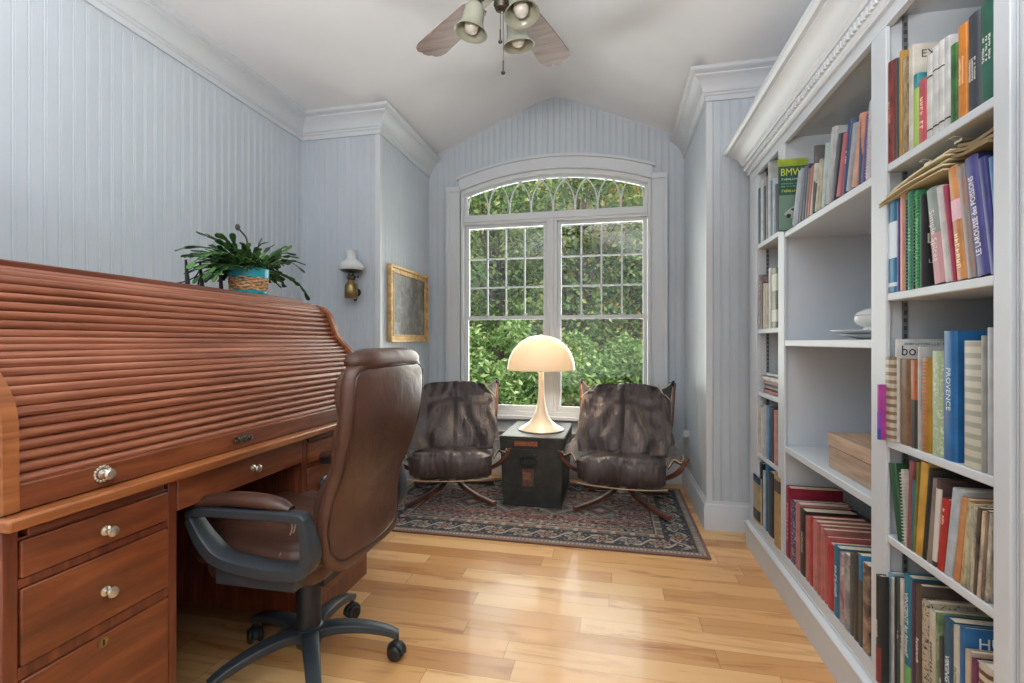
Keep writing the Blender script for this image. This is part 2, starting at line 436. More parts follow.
b.box(WX0 - CW, WX1 + CW, YW - .02, YW, WZ0 - .14, WZ0 - .055); b.box(WX0 - CW, WX1 + CW, YW - .028, YW, WZ0 - .155, WZ0 - .135)
b.build('window_sill', M['trim'], win, bevel=.005)
RAIL = 1.356
def sash(x0, x1):
    st = .034
    b = MB()
    for (z0, z1, y0) in ((RAIL - .012, TZ0 + .004, YW + .062), (WZ0 + .03, RAIL + .018, YW + .034)):
        y1 = y0 + .026
        b.box(x0, x0 + st, y0, y1, z0, z1); b.box(x1 - st, x1, y0, y1, z0, z1)
        b.box(x0 + st, x1 - st, y0 + .0005, y1 - .0005, z0 + .0005, z0 + (.03 if z0 > 1 else .045)); b.box(x0 + st, x1 - st, y0 + .0005, y1 - .0005, z1 - .032, z1 - .0005)
    z0, z1 = RAIL + .018, TZ0 - .047; y0 = YW + .068
    for i in (1, 2, 3):
        x = x0 + st + (x1 - x0 - 2 * st) * i / 4; b.box(x - .007, x + .007, y0, y0 + .014, z0, z1)
    for i in (1, 2):
        z = z0 + (z1 - z0) * i / 3; b.box(x0 + st, x1 - st, y0, y0 + .014, z - .007, z + .007)
    s = b.build('sash', M['white'], win, bevel=.002)
    g = MB(); g.box(x0 + st - .004, x1 - st + .004, YW + .0735, YW + .0765, RAIL + .01, TZ0 - .04)
    g.box(x0 + st - .004, x1 - st + .004, YW + .0455, YW + .0485, WZ0 + .07, RAIL - .01); g.build('pane', M['glass'], s)
    l = MB()
    for q in (.28, .74):
        x = x0 + (x1 - x0) * q; l.box(x - .018, x + .018, YW + .018, YW + .04, RAIL + .016, RAIL + .026); l.box(x - .006, x + .02, YW + .012, YW + .03, RAIL + .026, RAIL + .034)
    l.build('sash_lock', M['trim'], s, bevel=.002)
sash(WX0 + .027, MX - MW + .002); sash(MX + MW - .002, WX1 - .027)
# arched transom light with interlaced tracery
b = MB(); y0, y1 = YW + .045, YW + .07
arcband(b, -.052, -.028, y0, y1, WX0 + .026, WX1 - .026); b.box(WX0 + .025, WX0 + .048, y0 + .001, y1 - .001, TZ1, SPR - .03); b.box(WX1 - .048, WX1 - .025, y0 + .001, y1 - .001, TZ1, SPR - .03)
pitch = (WX1 - WX0 - .1) / 8; base_z = TZ1 + .005
for k in range(-1, 9):
    xa = WX0 + .05 + k * pitch; xb = xa + 2 * pitch; hh = .315
    pts = []
    for i in range(25):
        a = pi * i / 24; x = (xa + xb) / 2 - cos(a) * pitch; z = base_z + sin(a) ** .8 * hh
        if WX0 + .04 < x < WX1 - .04 and z < arch(x, -.03): pts.append((x, (y0 + y1) / 2, z))
    run = []
    for p in pts:
        if run and (Vector(p) - Vector(run[-1])).length > .08:
            if len(run) > 1: b.tube(run, .0065, 6, up=(0, 1, 0))
            run = []
        run.append(p)
    if len(run) > 1: b.tube(run, .0065, 6, up=(0, 1, 0))
tr = b.build('transom_sash', M['white'], win, smooth=40)
g = MB(); rings = []
for i in range(31):
    x = WX0 + .03 + (WX1 - WX0 - .06) * i / 30; zt = arch(x, -.04)
    rings.append([(x, YW + .056, TZ1), (x, YW + .059, TZ1), (x, YW + .059, zt), (x, YW + .056, zt)])
g.rings(rings); recalc(g.build('pane', M['glass'], tr))
# ------------------------------------------------------------------ rolltop desk
DY0, DY1, DF = .722, 2.15, -1.185       # ends and front plane
desk = empty('rolltop_desk', (-1.6, 1.44, 0), 0, 'big red-brown wooden rolltop desk with its slatted cover closed against the left wall', 'desk')
S = [(-1.197, .797), (-1.199, .976), (-1.204, 1.004), (-1.213, 1.03), (-1.228, 1.054), (-1.246, 1.078), (-1.268, 1.104), (-1.297, 1.13), (-1.335, 1.172), (-1.362, 1.235), (-1.386, 1.288), (-1.412, 1.312), (-1.452, 1.327), (-1.50, 1.333)]
top_poly = S + [(-2.16, 1.333), (-2.16, .797)]
for y0, y1 in ((DY0, DY0 + .023), (DY1 - .023, DY1)):
    b = MB(); b.prism(top_poly, 'y', y0, y1); e = recalc(b.build('end_panel', M['cherry_z'], desk, smooth=30, bevel=.004))
    # pale rounded edge strip following the S curve
    st = MB(); rings = []
    for x, z in S: rings.append([(x - .006, y0 - .003, z), (x + .006, y0 - .002, z + .004), (x + .006, y1 + .002, z + .004), (x - .006, y1 + .003, z)])
    st.rings(rings); recalc(st.build('edge_moulding', M['cherry_lt'], e, smooth=40))
# tambour: slats along the S curve, one flexible cover
seg = [Vector((x - .028, 0, z)) for x, z in S]; dense = []
for p, q in zip(smoothline(seg, 12), smoothline(seg, 12)[1:]): dense.append(p)
arc = [0]
for p, q in zip(dense, dense[1:]): arc.append(arc[-1] + (q - p).length)
def onarc(s):
    for i in range(len(arc) - 1):
        if arc[i + 1] >= s:
            t = (s - arc[i]) / (arc[i + 1] - arc[i]); return dense[i].lerp(dense[i + 1], t), (dense[i + 1] - dense[i]).normalized()
    return dense[-1], (dense[-1] - dense[-2]).normalized()
pitch = .0238; s = .050; tb = MB(); prof = []
while s < arc[-1] - .005:
    for f_, h in ((.0, -.003), (.05, .003), (.16, .0075), (.34, .011), (.5, .0118), (.66, .011), (.84, .0075), (.95, .003)):
        p, d = onarc(s + f_ * pitch); nrm = Vector((d.z, 0, -d.x)); prof.append(p + nrm * h)
    s += pitch
tb.rings([[Vector((p.x, y, p.z)) for p in prof] for y in (DY0 + .021, DY1 - .021)], closed=False)
tm = tb.build('tambour', M['tambour'], desk, smooth=50); recalc(tm)
b = MB(); b.box(-1.222, -1.196, DY0 + .023, DY1 - .023, .799, .855); rail = b.build('lift_rail', M['cherry_front'], desk, bevel=.003)
for y in (.912, 1.965):
    k = MB(); T = Matrix.Translation((-1.196, y, .833)) @ Matrix.Rotation(R(90), 4, 'Y')
    k.lathe([(.0, 0), (.0115, 0), (.0115, .003), (.005, .007), (.005, .014), (.011, .019), (.013, .025), (.0105, .029), (.0, .03)], n=16, T=T); k.build('knob', M['knob'], rail, smooth=40)
    if y < 1: 
        q = MB()
        for a in range(14): q.ball((-1.1955, y + .017 * cos(a * pi / 7), .833 + .017 * sin(a * pi / 7)), .0045, 6, 4)
        q.build('knob_rosette', M['knob'], rail, smooth=60)
# cast lock plate with pierced scrollwork
b = MB(); b.box(-1.196, -1.193, 1.322, 1.392, .818, .838)
for i in range(7): b.ball((-1.193, 1.325 + i * .0107, .828 + (.004 if i % 2 else -.004)), .0075, 8, 6, sc=(.5, 1, 1))
for i in range(6): b.tube([(-1.192, 1.33 + i * .0107, .818), (-1.189, 1.335 + i * .0107, .828), (-1.192, 1.33 + i * .0107, .838)], .0018, 6)
b.build('lock_plate', M['dbrass'], rail, smooth=40)
b = MB(); b.box(-2.15, -1.48, DY0 + .005, 2.065, 1.334, 1.355); b.box(-2.15, -1.497, DY0 + .01, 2.055, 1.322, 1.334); b.build('top_board', M['cherry_y'], desk, bevel=.004)
b = MB(); b.box(-2.16, -2.14, DY0 + .03, DY1 - .03, .6, 1.35); b.build('back_panel', M['cherry_z'], desk)
b = MB(); b.box(-2.15, -1.158, DY0 - .014, DY1 + .014, .770, .797); wt = b.build('writing_top', M['cherry_lt'], desk, bevel=.006)
def knob(parent, y, z, x=DF):
    k = MB(); T = Matrix.Translation((x, y, z)) @ Matrix.Rotation(R(90), 4, 'Y')
    k.lathe([(.0, 0), (.0115, 0), (.0115, .0025), (.005, .006), (.0045, .013), (.010, .018), (.013, .023), (.0115, .027), (.006, .029), (.0, .029)], n=18, T=T)
    k.build('knob', M['knob'], parent, smooth=40)
def pedestal(y0, y1, dy0, dy1, three=True):
    b = MB(); x1 = DF - .004
    b.box(-2.1, x1 - .031, y0 + .0005, y1 - .0005, .06, .769)
    b.box(x1 - .03, x1, y0, dy0 - .003, .0, .7695); b.box(x1 - .03, x1, dy1 + .003, y1, .0, .7695)
    for z0, z1 in ((.453, .480), (.642, .661), (.741, .747), (.763, .7695), (.0, .085)): b.box(x1 - .029, x1 - .001, dy0 - .003, dy1 + .003, z0, z1)
    p = b.build('pedestal', M['cherry_z'], desk, bevel=.002)
    for x in (-1.25,): pass
    b = MB(); b.box(-1.9, DF - .001, dy0 + .012, dy1 - .012, .7475, .7625); b.build('writing_slide', M['cherry_y'], desk, bevel=.002)
    for i, (z0, z1) in enumerate(((.6625, .7405), (.4815, .6405), (.087, .4515))):
        b = MB(); b.box(-1.7, DF, dy0, dy1, z0, z1); d = b.build('drawer', M['cherry_front'], desk, bevel=.003)
        yc = (dy0 + dy1) / 2
        if i < 2: knob(d, yc, (.698, .553)[i])
        else:
            k = MB(); T = Matrix.Translation((DF, yc - .006, .435)) @ Matrix.Rotation(R(90), 4, 'Y')
            k.lathe([(0, .003), (.0115, .003), (.0125, 0), (.0125, -.001)], n=20, T=T); k.box(DF + .002, DF + .0042, yc - .0075, yc - .0045, .428, .441, mi=1)
            k.build('keyhole_escutcheon', [M['brass'], M['blackm']], d, smooth=30)
pedestal(DY0 - .006, 1.105, .746, 1.076); pedestal(1.652, DY1 + .006, 1.684, 2.126)
b = MB(); b.box(-1.8, DF - .002, 1.106, 1.651, .676, .769); d = b.build('pencil_drawer', M['cherry_front'], desk, bevel=.003); knob(d, 1.39, .722, DF - .002)
b = MB(); b.box(-2.06, -2.04, 1.10, 1.66, .12, .76); b.build('modesty_panel', M['cherry_y'], desk)

# ------------------------------------------------------------------ things on the desk
router = empty('internet_router', (-1.76, 1.68, 1.356), 0, 'black router with three upright antennas on the desk top left of the plant', 'router')
b = MB(); b.box(-1.84, -1.68, 1.58, 1.80, 1.356, 1.384); b.build('casing', M['plastic_d'], router, bevel=.008)
for x, y, px in ((-1.67, 1.60, 0), (-1.67, 1.668, 0), (-1.67, 1.768, 0)):
    a = MB(); a.tube([(x, y, 1.360), (x, y, 1.385), (x, y - .008, 1.478)], [.0085, .0085, .0045], 8); a.build('antenna', M['plastic_d'], router, smooth=40)
b = MB(); b.tube(smoothline([(-1.84, 1.62, 1.366), (-1.9, 1.5, 1.361), (-1.78, 1.50, 1.366), (-1.69, 1.57, 1.381), (-1.67, 1.63, 1.411), (-1.675, 1.665, 1.446), (-1.72, 1.70, 1.396), (-1.76, 1.74, 1.381)]), .0028, 6); b.build('cable', M['plastic_d'], router, smooth=60)

plant = empty('potted_christmas_cactus', (-1.58, 1.82, 1.356), 0, 'trailing green cactus in a turquoise and woven pot on the desk top', 'plant')
px_, py_, pz_ = -1.575, 1.82, 1.356
b = MB(); b.lathe([(.0, 0), (.066, 0), (.072, .003), (.075, .016), (.069, .018), (.0, .018)], (px_, py_, pz_), 32); b.build('saucer', M['teal'], plant, smooth=35)
b = MB(); b.lathe([(.0, .012), (.062, .012), (.073, .072), (.079, .074), (.083, .112), (.078, .115), (.073, .104), (.0, .102)], (px_, py_, pz_), 36); pot = b.build('pot', M['teal'], plant, smooth=35)
def weave():
    t = NT('woven_rattan'); v = t.coord('Object'); n = t.noise(v, 70, 3)
    t.link(t.ramp(n.outputs['Fac'], [(.3, (132, 88, 52)), (.5, (190, 146, 98)), (.7, (222, 186, 138))]), t.b.inputs['Base Color']); t.b.inputs['Roughness'].default_value = .7; return t.m
b = MB()
for row in range(5):
    z = pz_ + .022 + row * .0115; rr = .0665 + (z - pz_) / .085 * .0085; pts = []
    for k in range(97):
        a = 2 * pi * k / 96; q = rr + .003 * sin(14 * a + pi * row); pts.append((px_ + q * cos(a), py_ + q * sin(a), z + .0035 * sin(7 * a + row)))
    b.tube(pts, .0058, 6)
b.build('woven_band', weave(), pot, smooth=60)
b = MB(); rnd = random.Random(3)
def pad(c, d, side, L, W):       # one flattened cactus segment with notched tips
    nrm = d.cross(side).normalized(); pr = [(0, .25), (.18, .62), (.42, .8), (.62, 1), (.86, .95), (1, .45)]
    top = []; bot = []
    for t, w in pr:
        q = c + d * (t * L); top += [q + side * W * w * .5]; bot += [q - side * W * w * .5]
    ring = top + bot[::-1]; n = len(ring); th = nrm * .0016
    b.add([p + th for p in ring] + [p - th for p in ring], [tuple(range(n)), tuple(range(n, 2 * n))[::-1]] + [(i, n + i, n + (i + 1) % n, (i + 1) % n) for i in range(n)])
stems = [(a * 2 * pi * .382 * 2 + rnd.uniform(-.1, .1), rnd.uniform(.0, .75) if a % 3 else rnd.uniform(.6, .95), rnd.randint(3, 6)) for a in range(230)]
stems += [(R(-80), .55, 8), (R(-92), .7, 7), (R(88), .75, 8), (R(95), .45, 8), (R(80), .3, 8), (R(72), .9, 6)]
for az, el, n in stems:
    d = Vector((cos(az) * cos(el * 1.25), sin(az) * cos(el * 1.25) * 1.25, sin(el * 1.25) * .85 + .1)).normalized()
    ex = abs(sin(az))
    if cos(az) > .35 and el < .75: n = 2 if el < .45 else 3
    c = Vector((px_ + .04 * cos(az), py_ + .04 * sin(az), pz_ + .100)); L0 = .020 + .030 * ex * ex
    for k in range(n):
        side = d.cross(Vector((0, 0, 1))); side = side.normalized() if side.length > .05 else Vector((1, 0, 0))
        side = (side + Vector((0, 0, rnd.uniform(-.8, .8)))).normalized(); side = (side - d * side.dot(d)).normalized()
        L = L0 * rnd.uniform(.8, 1.15); pad(c, d, side, L, .021 * rnd.uniform(.75, 1.2)); c = c + d * L * .93
        d = (d + Vector((rnd.uniform(-.14, .14), rnd.uniform(-.14, .14), -.20 + rnd.uniform(-.1, .08)))).normalized()
        if c.z < 1.385 and c.x < -1.5: break
b.build('foliage', leafmat('cactus_green', [(0, (28, 52, 32)), (.35, (44, 80, 44)), (.7, (66, 110, 56)), (1, (104, 150, 80))], .45, .12), plant, smooth=30)
b = MB(); b.tube(smoothline([(px_, py_ - .01, pz_ + .14), (px_ + .01, py_ - .02, pz_ + .21), (px_ + .01, py_ - .03, pz_ + .25), (px_, py_ - .06, pz_ + .28)]), [.004] * 18 + [.006], 7)
b.ball((px_, py_ - .065, pz_ + .285), .01, 8, 6, sc=(1, 1, 1.5)); b.tube([(px_ + .01, py_ + .02, pz_ + .15), (px_ + .02, py_ + .04, pz_ + .235), (px_ + .02, py_ + .055, pz_ + .262)], .0035, 6)
b.build('bud_stem', plain('purple_green_bud', (66, 62, 58), .5), plant, smooth=50)

# ------------------------------------------------------------------ office chair
CX, CY = -1.048, 1.495
oc = empty('office_chair', (CX, CY, 0), 0, 'high-backed brown leather office chair on five castors, pulled up to the rolltop desk', 'office chair')
b = MB(); b.lathe([(.0, .085), (.042, .085), (.046, .10), (.046, .150), (.036, .157), (0, .157)], (CX, CY, 0), 24); base = b.build('base_hub', M['plastic'], oc, smooth=35)
for a in (20.5, 92, 164, 236, 308):
    ca, sa = cos(R(a)), sin(R(a)); pts = smoothline([(CX + ca * r, CY + sa * r, z) for r, z in ((.02, .122), (.09, .135), (.18, .128), (.26, .108), (.305, .088))], 5)
    n = len(pts); b = MB(); b.tube(pts, [.031 - .013 * i / n for i in range(n)], up=(0, 0, 1), square=True, flat=.62)
    lg = b.build('base_leg', M['plastic'], oc, smooth=40, bevel=.003)
    wx, wy = CX + ca * .302, CY + sa * .302; b = MB(); b.tube([(wx, wy, .095), (wx, wy, .05)], .009, 10)
    sw = R(a + 60); ax = Vector((cos(sw), sin(sw), 0)); T0 = Matrix.Translation((wx, wy, .0275))
    Rm = Matrix.Rotation(sw, 4, 'Z') @ Matrix.Rotation(R(90), 4, 'Y')
    b.lathe([(0, -.006), (.02, -.006), (.02, .006), (0, .006)], n=12, T=T0 @ Rm)
    for sgn in (-1, 1):
        b.lathe([(0, sgn * .008), (.023, sgn * .008), (.0275, sgn * .012), (.0275, sgn * .021), (.022, sgn * .027), (.008, sgn * .028), (0, sgn * .026)], n=20, T=T0 @ Rm)
    hood = []
    b.tube([Vector((wx, wy, .0275)) + ax * 0 + Matrix.Rotation(sw, 3, 'Z') @ Vector((0, .031 * cos(t), .031 * sin(t))) for t in [pi * k / 8 for k in range(9)]], .007, 6, up=ax, flat=2.0)
    recalc(b.build('castor', M['plastic_d'], lg, smooth=35))
b = MB(); b.lathe([(.0, .15), (.041, .15), (.041, .30), (.038, .305), (.038, .36), (0, .36)], (CX, CY, 0), 24); b.build('gas_column', M['plastic_d'], oc, smooth=35)
b = MB(); b.box(CX - .14, CX + .12, CY - .09, CY + .09, .34, .395); b.tube([(CX + .02, CY + .08, .365), (CX, CY + .27, .36)], .007, 8); b.build('tilt_mechanism', M['plastic_d'], oc, bevel=.008)
def rrect(hx, hy, r, n=5):
    out = []
    for cx, cy, a0 in ((hx - r, hy - r, 0), (-hx + r, hy - r, 90), (-hx + r, -hy + r, 180), (hx - r, -hy + r, 270)):
        for k in range(n + 1): a = R(a0 + 90 * k / n); out.append((cx + r * cos(a), cy + r * sin(a)))
    return out
# seat: moulded pan below, thick cushion above
b = MB(); sx = -1.085
b.rings([[(sx + x * q, CY + y * q, z) for x, y in rrect(.205, .225, .07)] for q, z in ((.86, .385), (.97, .40), (1, .42), (1, .455), (.97, .462))]); b.build('seat_pan', M['brown_leather'], oc, smooth=50)
b = MB(); rg = []
for q, z in ((.93, .452), (1.0, .462), (1.03, .49), (1.015, .52), (.95, .54), (.82, .552), (.5, .553), (.2, .549)):
    rg.append([(sx - .005 + x * q, CY + y * q * 1.03, z + (.012 if x < -.1 else 0) - .01 * max(0, abs(y) / .24) ** 2) for x, y in rrect(.222, .245, .08, 7)])
b.rings(rg); sc_ = b.build('seat_cushion', M['brown_leather'], oc, smooth=60)
b = MB()
for off in (.008, -.008): b.tube(smoothline([(sx - .2, CY - .10 + off, .545), (sx - .12, CY - .1 + off, .5565), (sx + .06, CY - .12 + off, .558), (sx + .12, CY - .25 + off, .515)], 6), .0016, 5)
b.build('stitching', plain('cream_thread', (186, 160, 140), .7), sc_)
# back shell, profile measured in the x-z plane
BP = [(.435, -.800, .175), (.462, -.808, .222), (.52, -.818, .236), (.58, -.826, .243), (.67, -.808, .244), (.72, -.785, .246), (.79, -.760, .250), (.86, -.741, .258), (.915, -.731, .263), (.98, -.727, .264), (1.045, -.724, .258), (1.078, -.724, .235), (1.092, -.727, .19)]
def backring(z, x, w, th, inset=0, off=0, bulge=.018):
    out = []; hx = th / 2
    for a, c in rrect(hx, w - inset, min(hx * .95, .03), 4):
        f = 1 - (c / w) ** 2; out.append((x - hx + a + off + (bulge * f if a > 0 else bulge * f * .6), CY + c, z))
    return out
b = MB(); b.rings([backring(z, x, w, .05) for z, x, w in BP]); bs = b.build('backrest', M['brown_leather'], oc, smooth=60, subsurf=1)
def bx_at(z):
    for (z0, x0, w0), (z1, x1, w1) in zip(BP, BP[1:]):
        if z0 <= z <= z1: t = (z - z0) / (z1 - z0); return x0 + (x1 - x0) * t, w0 + (w1 - w0) * t
    return (BP[0][1], BP[0][2]) if z < BP[0][0] else (BP[-1][1], BP[-1][2])
# raised rear panel and its piping
b = MB(); rg = []
PZ = [.472, .485, .52, .58, .67, .76, .86, .94, 1.0, 1.04, 1.062, 1.072]
for z in PZ:
    x, w = bx_at(z); ins = .014 + (.05 if z in (PZ[0], PZ[-1]) else .018 if z in (PZ[1], PZ[-2]) else 0); x += .001
    rg.append([(x + .018 * (1 - c * c * .9) * 1.0 - (.006 if abs(c) == 1 or z in (PZ[0], PZ[-1]) else 0) + .003, CY + c * (w - ins), z) for c in [-1, -.96, -.8, -.5, -.2, 0, .2, .5, .8, .96, 1]])
b.rings(rg, closed=False); pn = recalc(b.build('rear_panel', M['brown_leather'], bs, smooth=60, subsurf=1))
loop = [(rg[i][0]) for i in range(len(rg))] + rg[-1][1:-1] + [rg[i][-1] for i in range(len(rg) - 1, -1, -1)] + rg[0][-2:0:-1] + [rg[0][0]]
b = MB(); b.tube([(p[0] + .001, p[1], p[2]) for p in loop], .0045, 6); b.build('piping', plain('dark_brown_piping', (58, 34, 28), .4), bs, smooth=60)
# front cushions: lumbar, middle, head
for z0, z1, th in ((.56, .772, .030), (.768, .932, .028), (.928, 1.075, .034)):
    b = MB(); rg = []
    for i in range(9):
        t = i / 8; z = z0 + (z1 - z0) * t; x, w = bx_at(z); puff = max(.4, sin(pi * t)) ** .45
        rg.append([(x - .045 - hx, CY + c, z) for hx, c in [((a + .5) * th * puff, c) for a, c in [(u / 1.0, v) for u, v in rrect(.5, w - .026 - .01 * (1 - puff), .1, 4)]]])
    b.rings(rg); recalc(b.build('back_cushion', M['brown_leather'], oc, smooth=60, subsurf=1))
b = MB(); rg = []
for i in range(15):
    t = -1 + i / 7; q = (1 - abs(t) ** 5) ** .5 if abs(t) < 1 else .12; q = max(q, .3)
    rg.append([(-.754 + .054 * q * cos(a), CY + t * .232, 1.088 + .042 * q * sin(a)) for a in [2 * pi * k / 16 for k in range(16)]])
b.rings(rg); recalc(b.build('head_roll', M['brown_leather'], oc, smooth=60, subsurf=1))
# arms: one closed loop each, bracket, padded top
AP = [(-1.226, .628), (-1.187, .555), (-1.121, .507), (-.986, .489), (-.875, .494), (-.838, .535), (-.848, .635), (-.87, .652), (-1.026, .653), (-1.198, .647)]
for sg in (-1, 1):
    yb = CY + sg * .292; b = MB(); pts = [(x, yb + sg * (.012 if z > .6 else 0), z) for x, z in AP]; cl = smoothline(pts + [pts[0]], 5)
    rr = [.0135 + .006 * max(0, min(1, (.64 - p.z) / .10)) for p in cl]
    b.tube(cl, rr, up=(0, 1, 0), square=True, flat=1.6); b.box(-1.145, -.885, min(yb - sg * .045, yb + sg * .01), max(yb - sg * .045, yb + sg * .01), .435, .48)
    arm = recalc(b.build('armrest', M['plastic'], oc, smooth=45, bevel=.003))
    q = MB()
    for z in (.535, .615): q.ball((-.846, yb + sg * .024, z), .011, 10, 6, sc=(1, .5, 1))
    q.build('bolt', M['plastic_d'], arm, smooth=50)
    q = MB(); top = smoothline([(-1.247, yb, .648), (-1.20, yb, .668), (-1.111, yb, .684), (-1.009, yb, .686), (-.943, yb, .68), (-.90, yb, .668)], 4); n = len(top)
    q.tube(top, [max(.010, .021 * (sin(pi * min(1, (i + .8) / n * 1.0)) ** .35 if i < n - 1 else .5)) for i in range(n)], 14, up=(0, 1, 0), flat=1.55)
    q.build('arm_pad', M['brown_leather'], arm, smooth=60)

# ------------------------------------------------------------------ sling lounge chairs
def shear(p, k): return p
def make_sling():
    t = empty('sling_lounge_chair', (0, 0, 0), 0, 'dark brown leather sling chair with bentwood frame right of the trunk', 'armchair', 'pair of leather sling chairs')
    bm_ = M['bent']
    b = MB(); b.lathe([(0, .185), (.03, .185), (.034, .20), (.034, .235), (.02, .245), (0, .245)], n=16); b.build('swivel_hub', bm_, t, smooth=40)
    for sx_, sy_ in ((-1, -1), (1, -1), (1, 1), (-1, 1)):
        pts = smoothline([(.012 * sx_, .012 * sy_, .235), (.030 * sx_, .026 * sy_, .165), (.072 * sx_, .062 * sy_, .095), (.165 * sx_, .14 * sy_, .05), (.30 * sx_, .262 * sy_, .02)], 6)
        b = MB(); b.tube(pts, .0215, up=(0, 0, 1), square=True, flat=.6); b.build('base_leg', bm_, t, smooth=40)
    for s_ in (-1, 1):
        f = MB(); pts = smoothline([(.0, -.03, .242), (.14 * s_, -.07, .225), (.26 * s_, -.15, .235), (.335 * s_, -.215, .285), (.375 * s_, -.245, .335), (.392 * s_, -.245, .385)], 6)
        f.tube(pts, .024, up=(0, 0, 1), square=True, flat=.55); a = f.build('front_arm', bm_, t, smooth=40)
        k = MB(); k.tube([(.375 * s_, -.245, .378), (.408 * s_, -.245, .392)], .011, 10); k.ball((.412 * s_, -.245, .393), .013, 10, 8); k.build('arm_peg', bm_, a, smooth=50)
        f = MB(); pts = smoothline([(.0, .03, .242), (.15 * s_, .08, .25), (.27 * s_, .17, .34), (.318 * s_, .245, .52), (.333 * s_, .30, .70), (.343 * s_, .335, .825)], 6)
        f.tube(pts, .019, up=(0, 1, 0), square=True, flat=.7); p = f.build('back_post', bm_, t, smooth=40)
        k = MB(); k.tube([(.343 * s_, .335, .80), (.338 * s_, .30, .822), (.318 * s_, .285, .832)], .010, 8); k.ball((.34 * s_, .33, .832), .014, 8, 6); k.build('post_hook', M['blackm'], p, smooth=50)
    # back cushion
    NU, NV = 26, 22; rg = []; edgeL = []; edgeR = []
    def hw(v): 
        K = [(0, .325), (.12, .338), (.35, .342), (.6, .336), (.77, .326), (.82, .296), (.87, .268), (.94, .256), (1, .232)]
        for (a, p), (c, q) in zip(K, K[1:]):
            if a <= v <= c: return p + (q - p) * (v - a) / (c - a)
        return .236
    def backpt(u, v):
        w = hw(v); x = u * w
        y = .0 + .285 * v ** 1.05 - .085 * abs(u) ** 3 * (1 - .55 * v); z = .345 + .485 * v - .012 * abs(u) ** 2 * (v > .9)
        bulge = .030 * (1 - u ** 4) * sin(pi * min(1, .08 + v * .95)) ** .6
        crease = .028 * math.exp(-(u / .04) ** 2) * (1 if v < .97 else 0) + .026 * math.exp(-((v - .70 - .05 * cos(u * 6)) / .035) ** 2) + .02 * math.exp(-((abs(u) - .25 - .7 * (.55 - v)) / .06) ** 2) * (v < .62) + .02 * math.exp(-((abs(u) - .9 + .9 * (.45 - v)) / .05) ** 2) * (v < .5)
        wr = .012 * sin(18 * u + 9 * v + 3 * mn.noise(Vector((u * 3, v * 3, 1)))) * (.35 + abs(u)) * (1 - v) + .015 * sin(24 * u * (1.15 - v * .3)) * max(0, v - .62) * 2 + .030 * mn.noise(Vector((u * 3.2, v * 3.6, 7.3))) + .012 * mn.noise(Vector((u * 9, v * 6, 3.3)))
        k = bulge - crease + wr
        return Vector((x, y - k * .86, z + k * .5))
    for j in range(NV + 1): rg.append([backpt(-1 + 2 * i / NU, j / NV) for i in range(NU + 1)])
    back_rings = []
    for r_ in rg: back_rings.append(r_ + [Vector((p.x * .97, p.y + .055, p.z - .01)) for p in r_[::-1][2:-2]])
    b = MB(); b.rings(back_rings); bc = recalc(b.build('back_cushion', M['dark_leather'], t, smooth=70, subsurf=1))
    pm = plain('beige_piping', (196, 172, 138), .6)
    for s_ in (0, -1):
        q = MB(); q.tube([r_[s_] + Vector((0, .003, .002)) for r_ in rg[17:]], .0032, 6); q.build('piping', pm, bc, smooth=60)
    # flaps from the cushion's shoulders to the posts
    for s_ in (-1, 1):
        q = MB(); P = [Vector((.262 * s_, .17, .78)), Vector((.29 * s_, .205, .72)), Vector((.318 * s_, .235, .69)), Vector((.335 * s_, .285, .80)), Vector((.328 * s_, .29, .835)), Vector((.295 * s_, .245, .80)), Vector((.262 * s_, .215, .79))]
        q.add([p + Vector((0, -.006, 0)) for p in P] + [p + Vector((0, .006, 0)) for p in P], [tuple(range(7)), tuple(range(7, 14))[::-1]] + [(i, 7 + i, 7 + (i + 1) % 7, (i + 1) % 7) for i in range(7)])
        fl = recalc(q.build('shoulder_flap', M['dark_leather'], t, smooth=30))
        q = MB(); q.tube(smoothline([P[6], P[5], P[4] + Vector((0, -.004, 0))], 5), .0035, 6); q.tube(smoothline([P[1], P[2], P[3]], 5), .003, 6); q.build('piping', pm, fl, smooth=60)
    # seat cushion: rolls over at the front edge
    CP = [(.02, .362), (-.04, .356), (-.12, .360), (-.2, .374), (-.26, .386), (-.305, .382), (-.335, .352), (-.347, .305), (-.340, .255), (-.315, .215), (-.27, .195)]
    cp = smoothline([(0, y, z) for y, z in CP], 3); NU = 40; rg = []; nn = len(cp)
    for j, p in enumerate(cp):
        v = j / (nn - 1); row = []
        d = (cp[min(j + 1, nn - 1)] - cp[max(j - 1, 0)]).normalized(); nr = Vector((0, d.z, -d.y)) * 1.0
        if nr.z < 0 and v < .5: nr = -nr
        nr = Vector((0, -abs(nr.y) if v > .3 else nr.y, abs(nr.z) if v < .6 else -abs(nr.z)))
        for i in range(NU + 1):
            u = -1 + 2 * i / NU; w = .292 - .008 * abs(v - .4)
            front = min(1, max(0, (v - .35) * 3))
            k = -.03 * abs(u) ** 5 - .009 * math.exp(-(u / .03) ** 2) * (v < .6) + .0065 * sin(u * 46 + 2 * sin(v * 6 + u * 5)) * front * (1 - abs(u) ** 6) + .02 * mn.noise(Vector((u * 4, v * 3, 2)))
            row.append(Vector((u * w, p.y, p.z)) + nr * k + Vector((0, .03 * abs(u) ** 6 * front, 0)))
        rg.append(row)
    closed = [r_ + [Vector((q.x * .96, q.y + (.05 if j > nn * .55 else .01), max(.19, q.z - (.06 if j < nn * .6 else -.0)))) for q in r_[::-1][2:-2]] for j, r_ in enumerate(rg)]
    b = MB(); b.rings(closed); sc = recalc(b.build('seat_cushion', M['dark_leather'], t, smooth=70, subsurf=1))
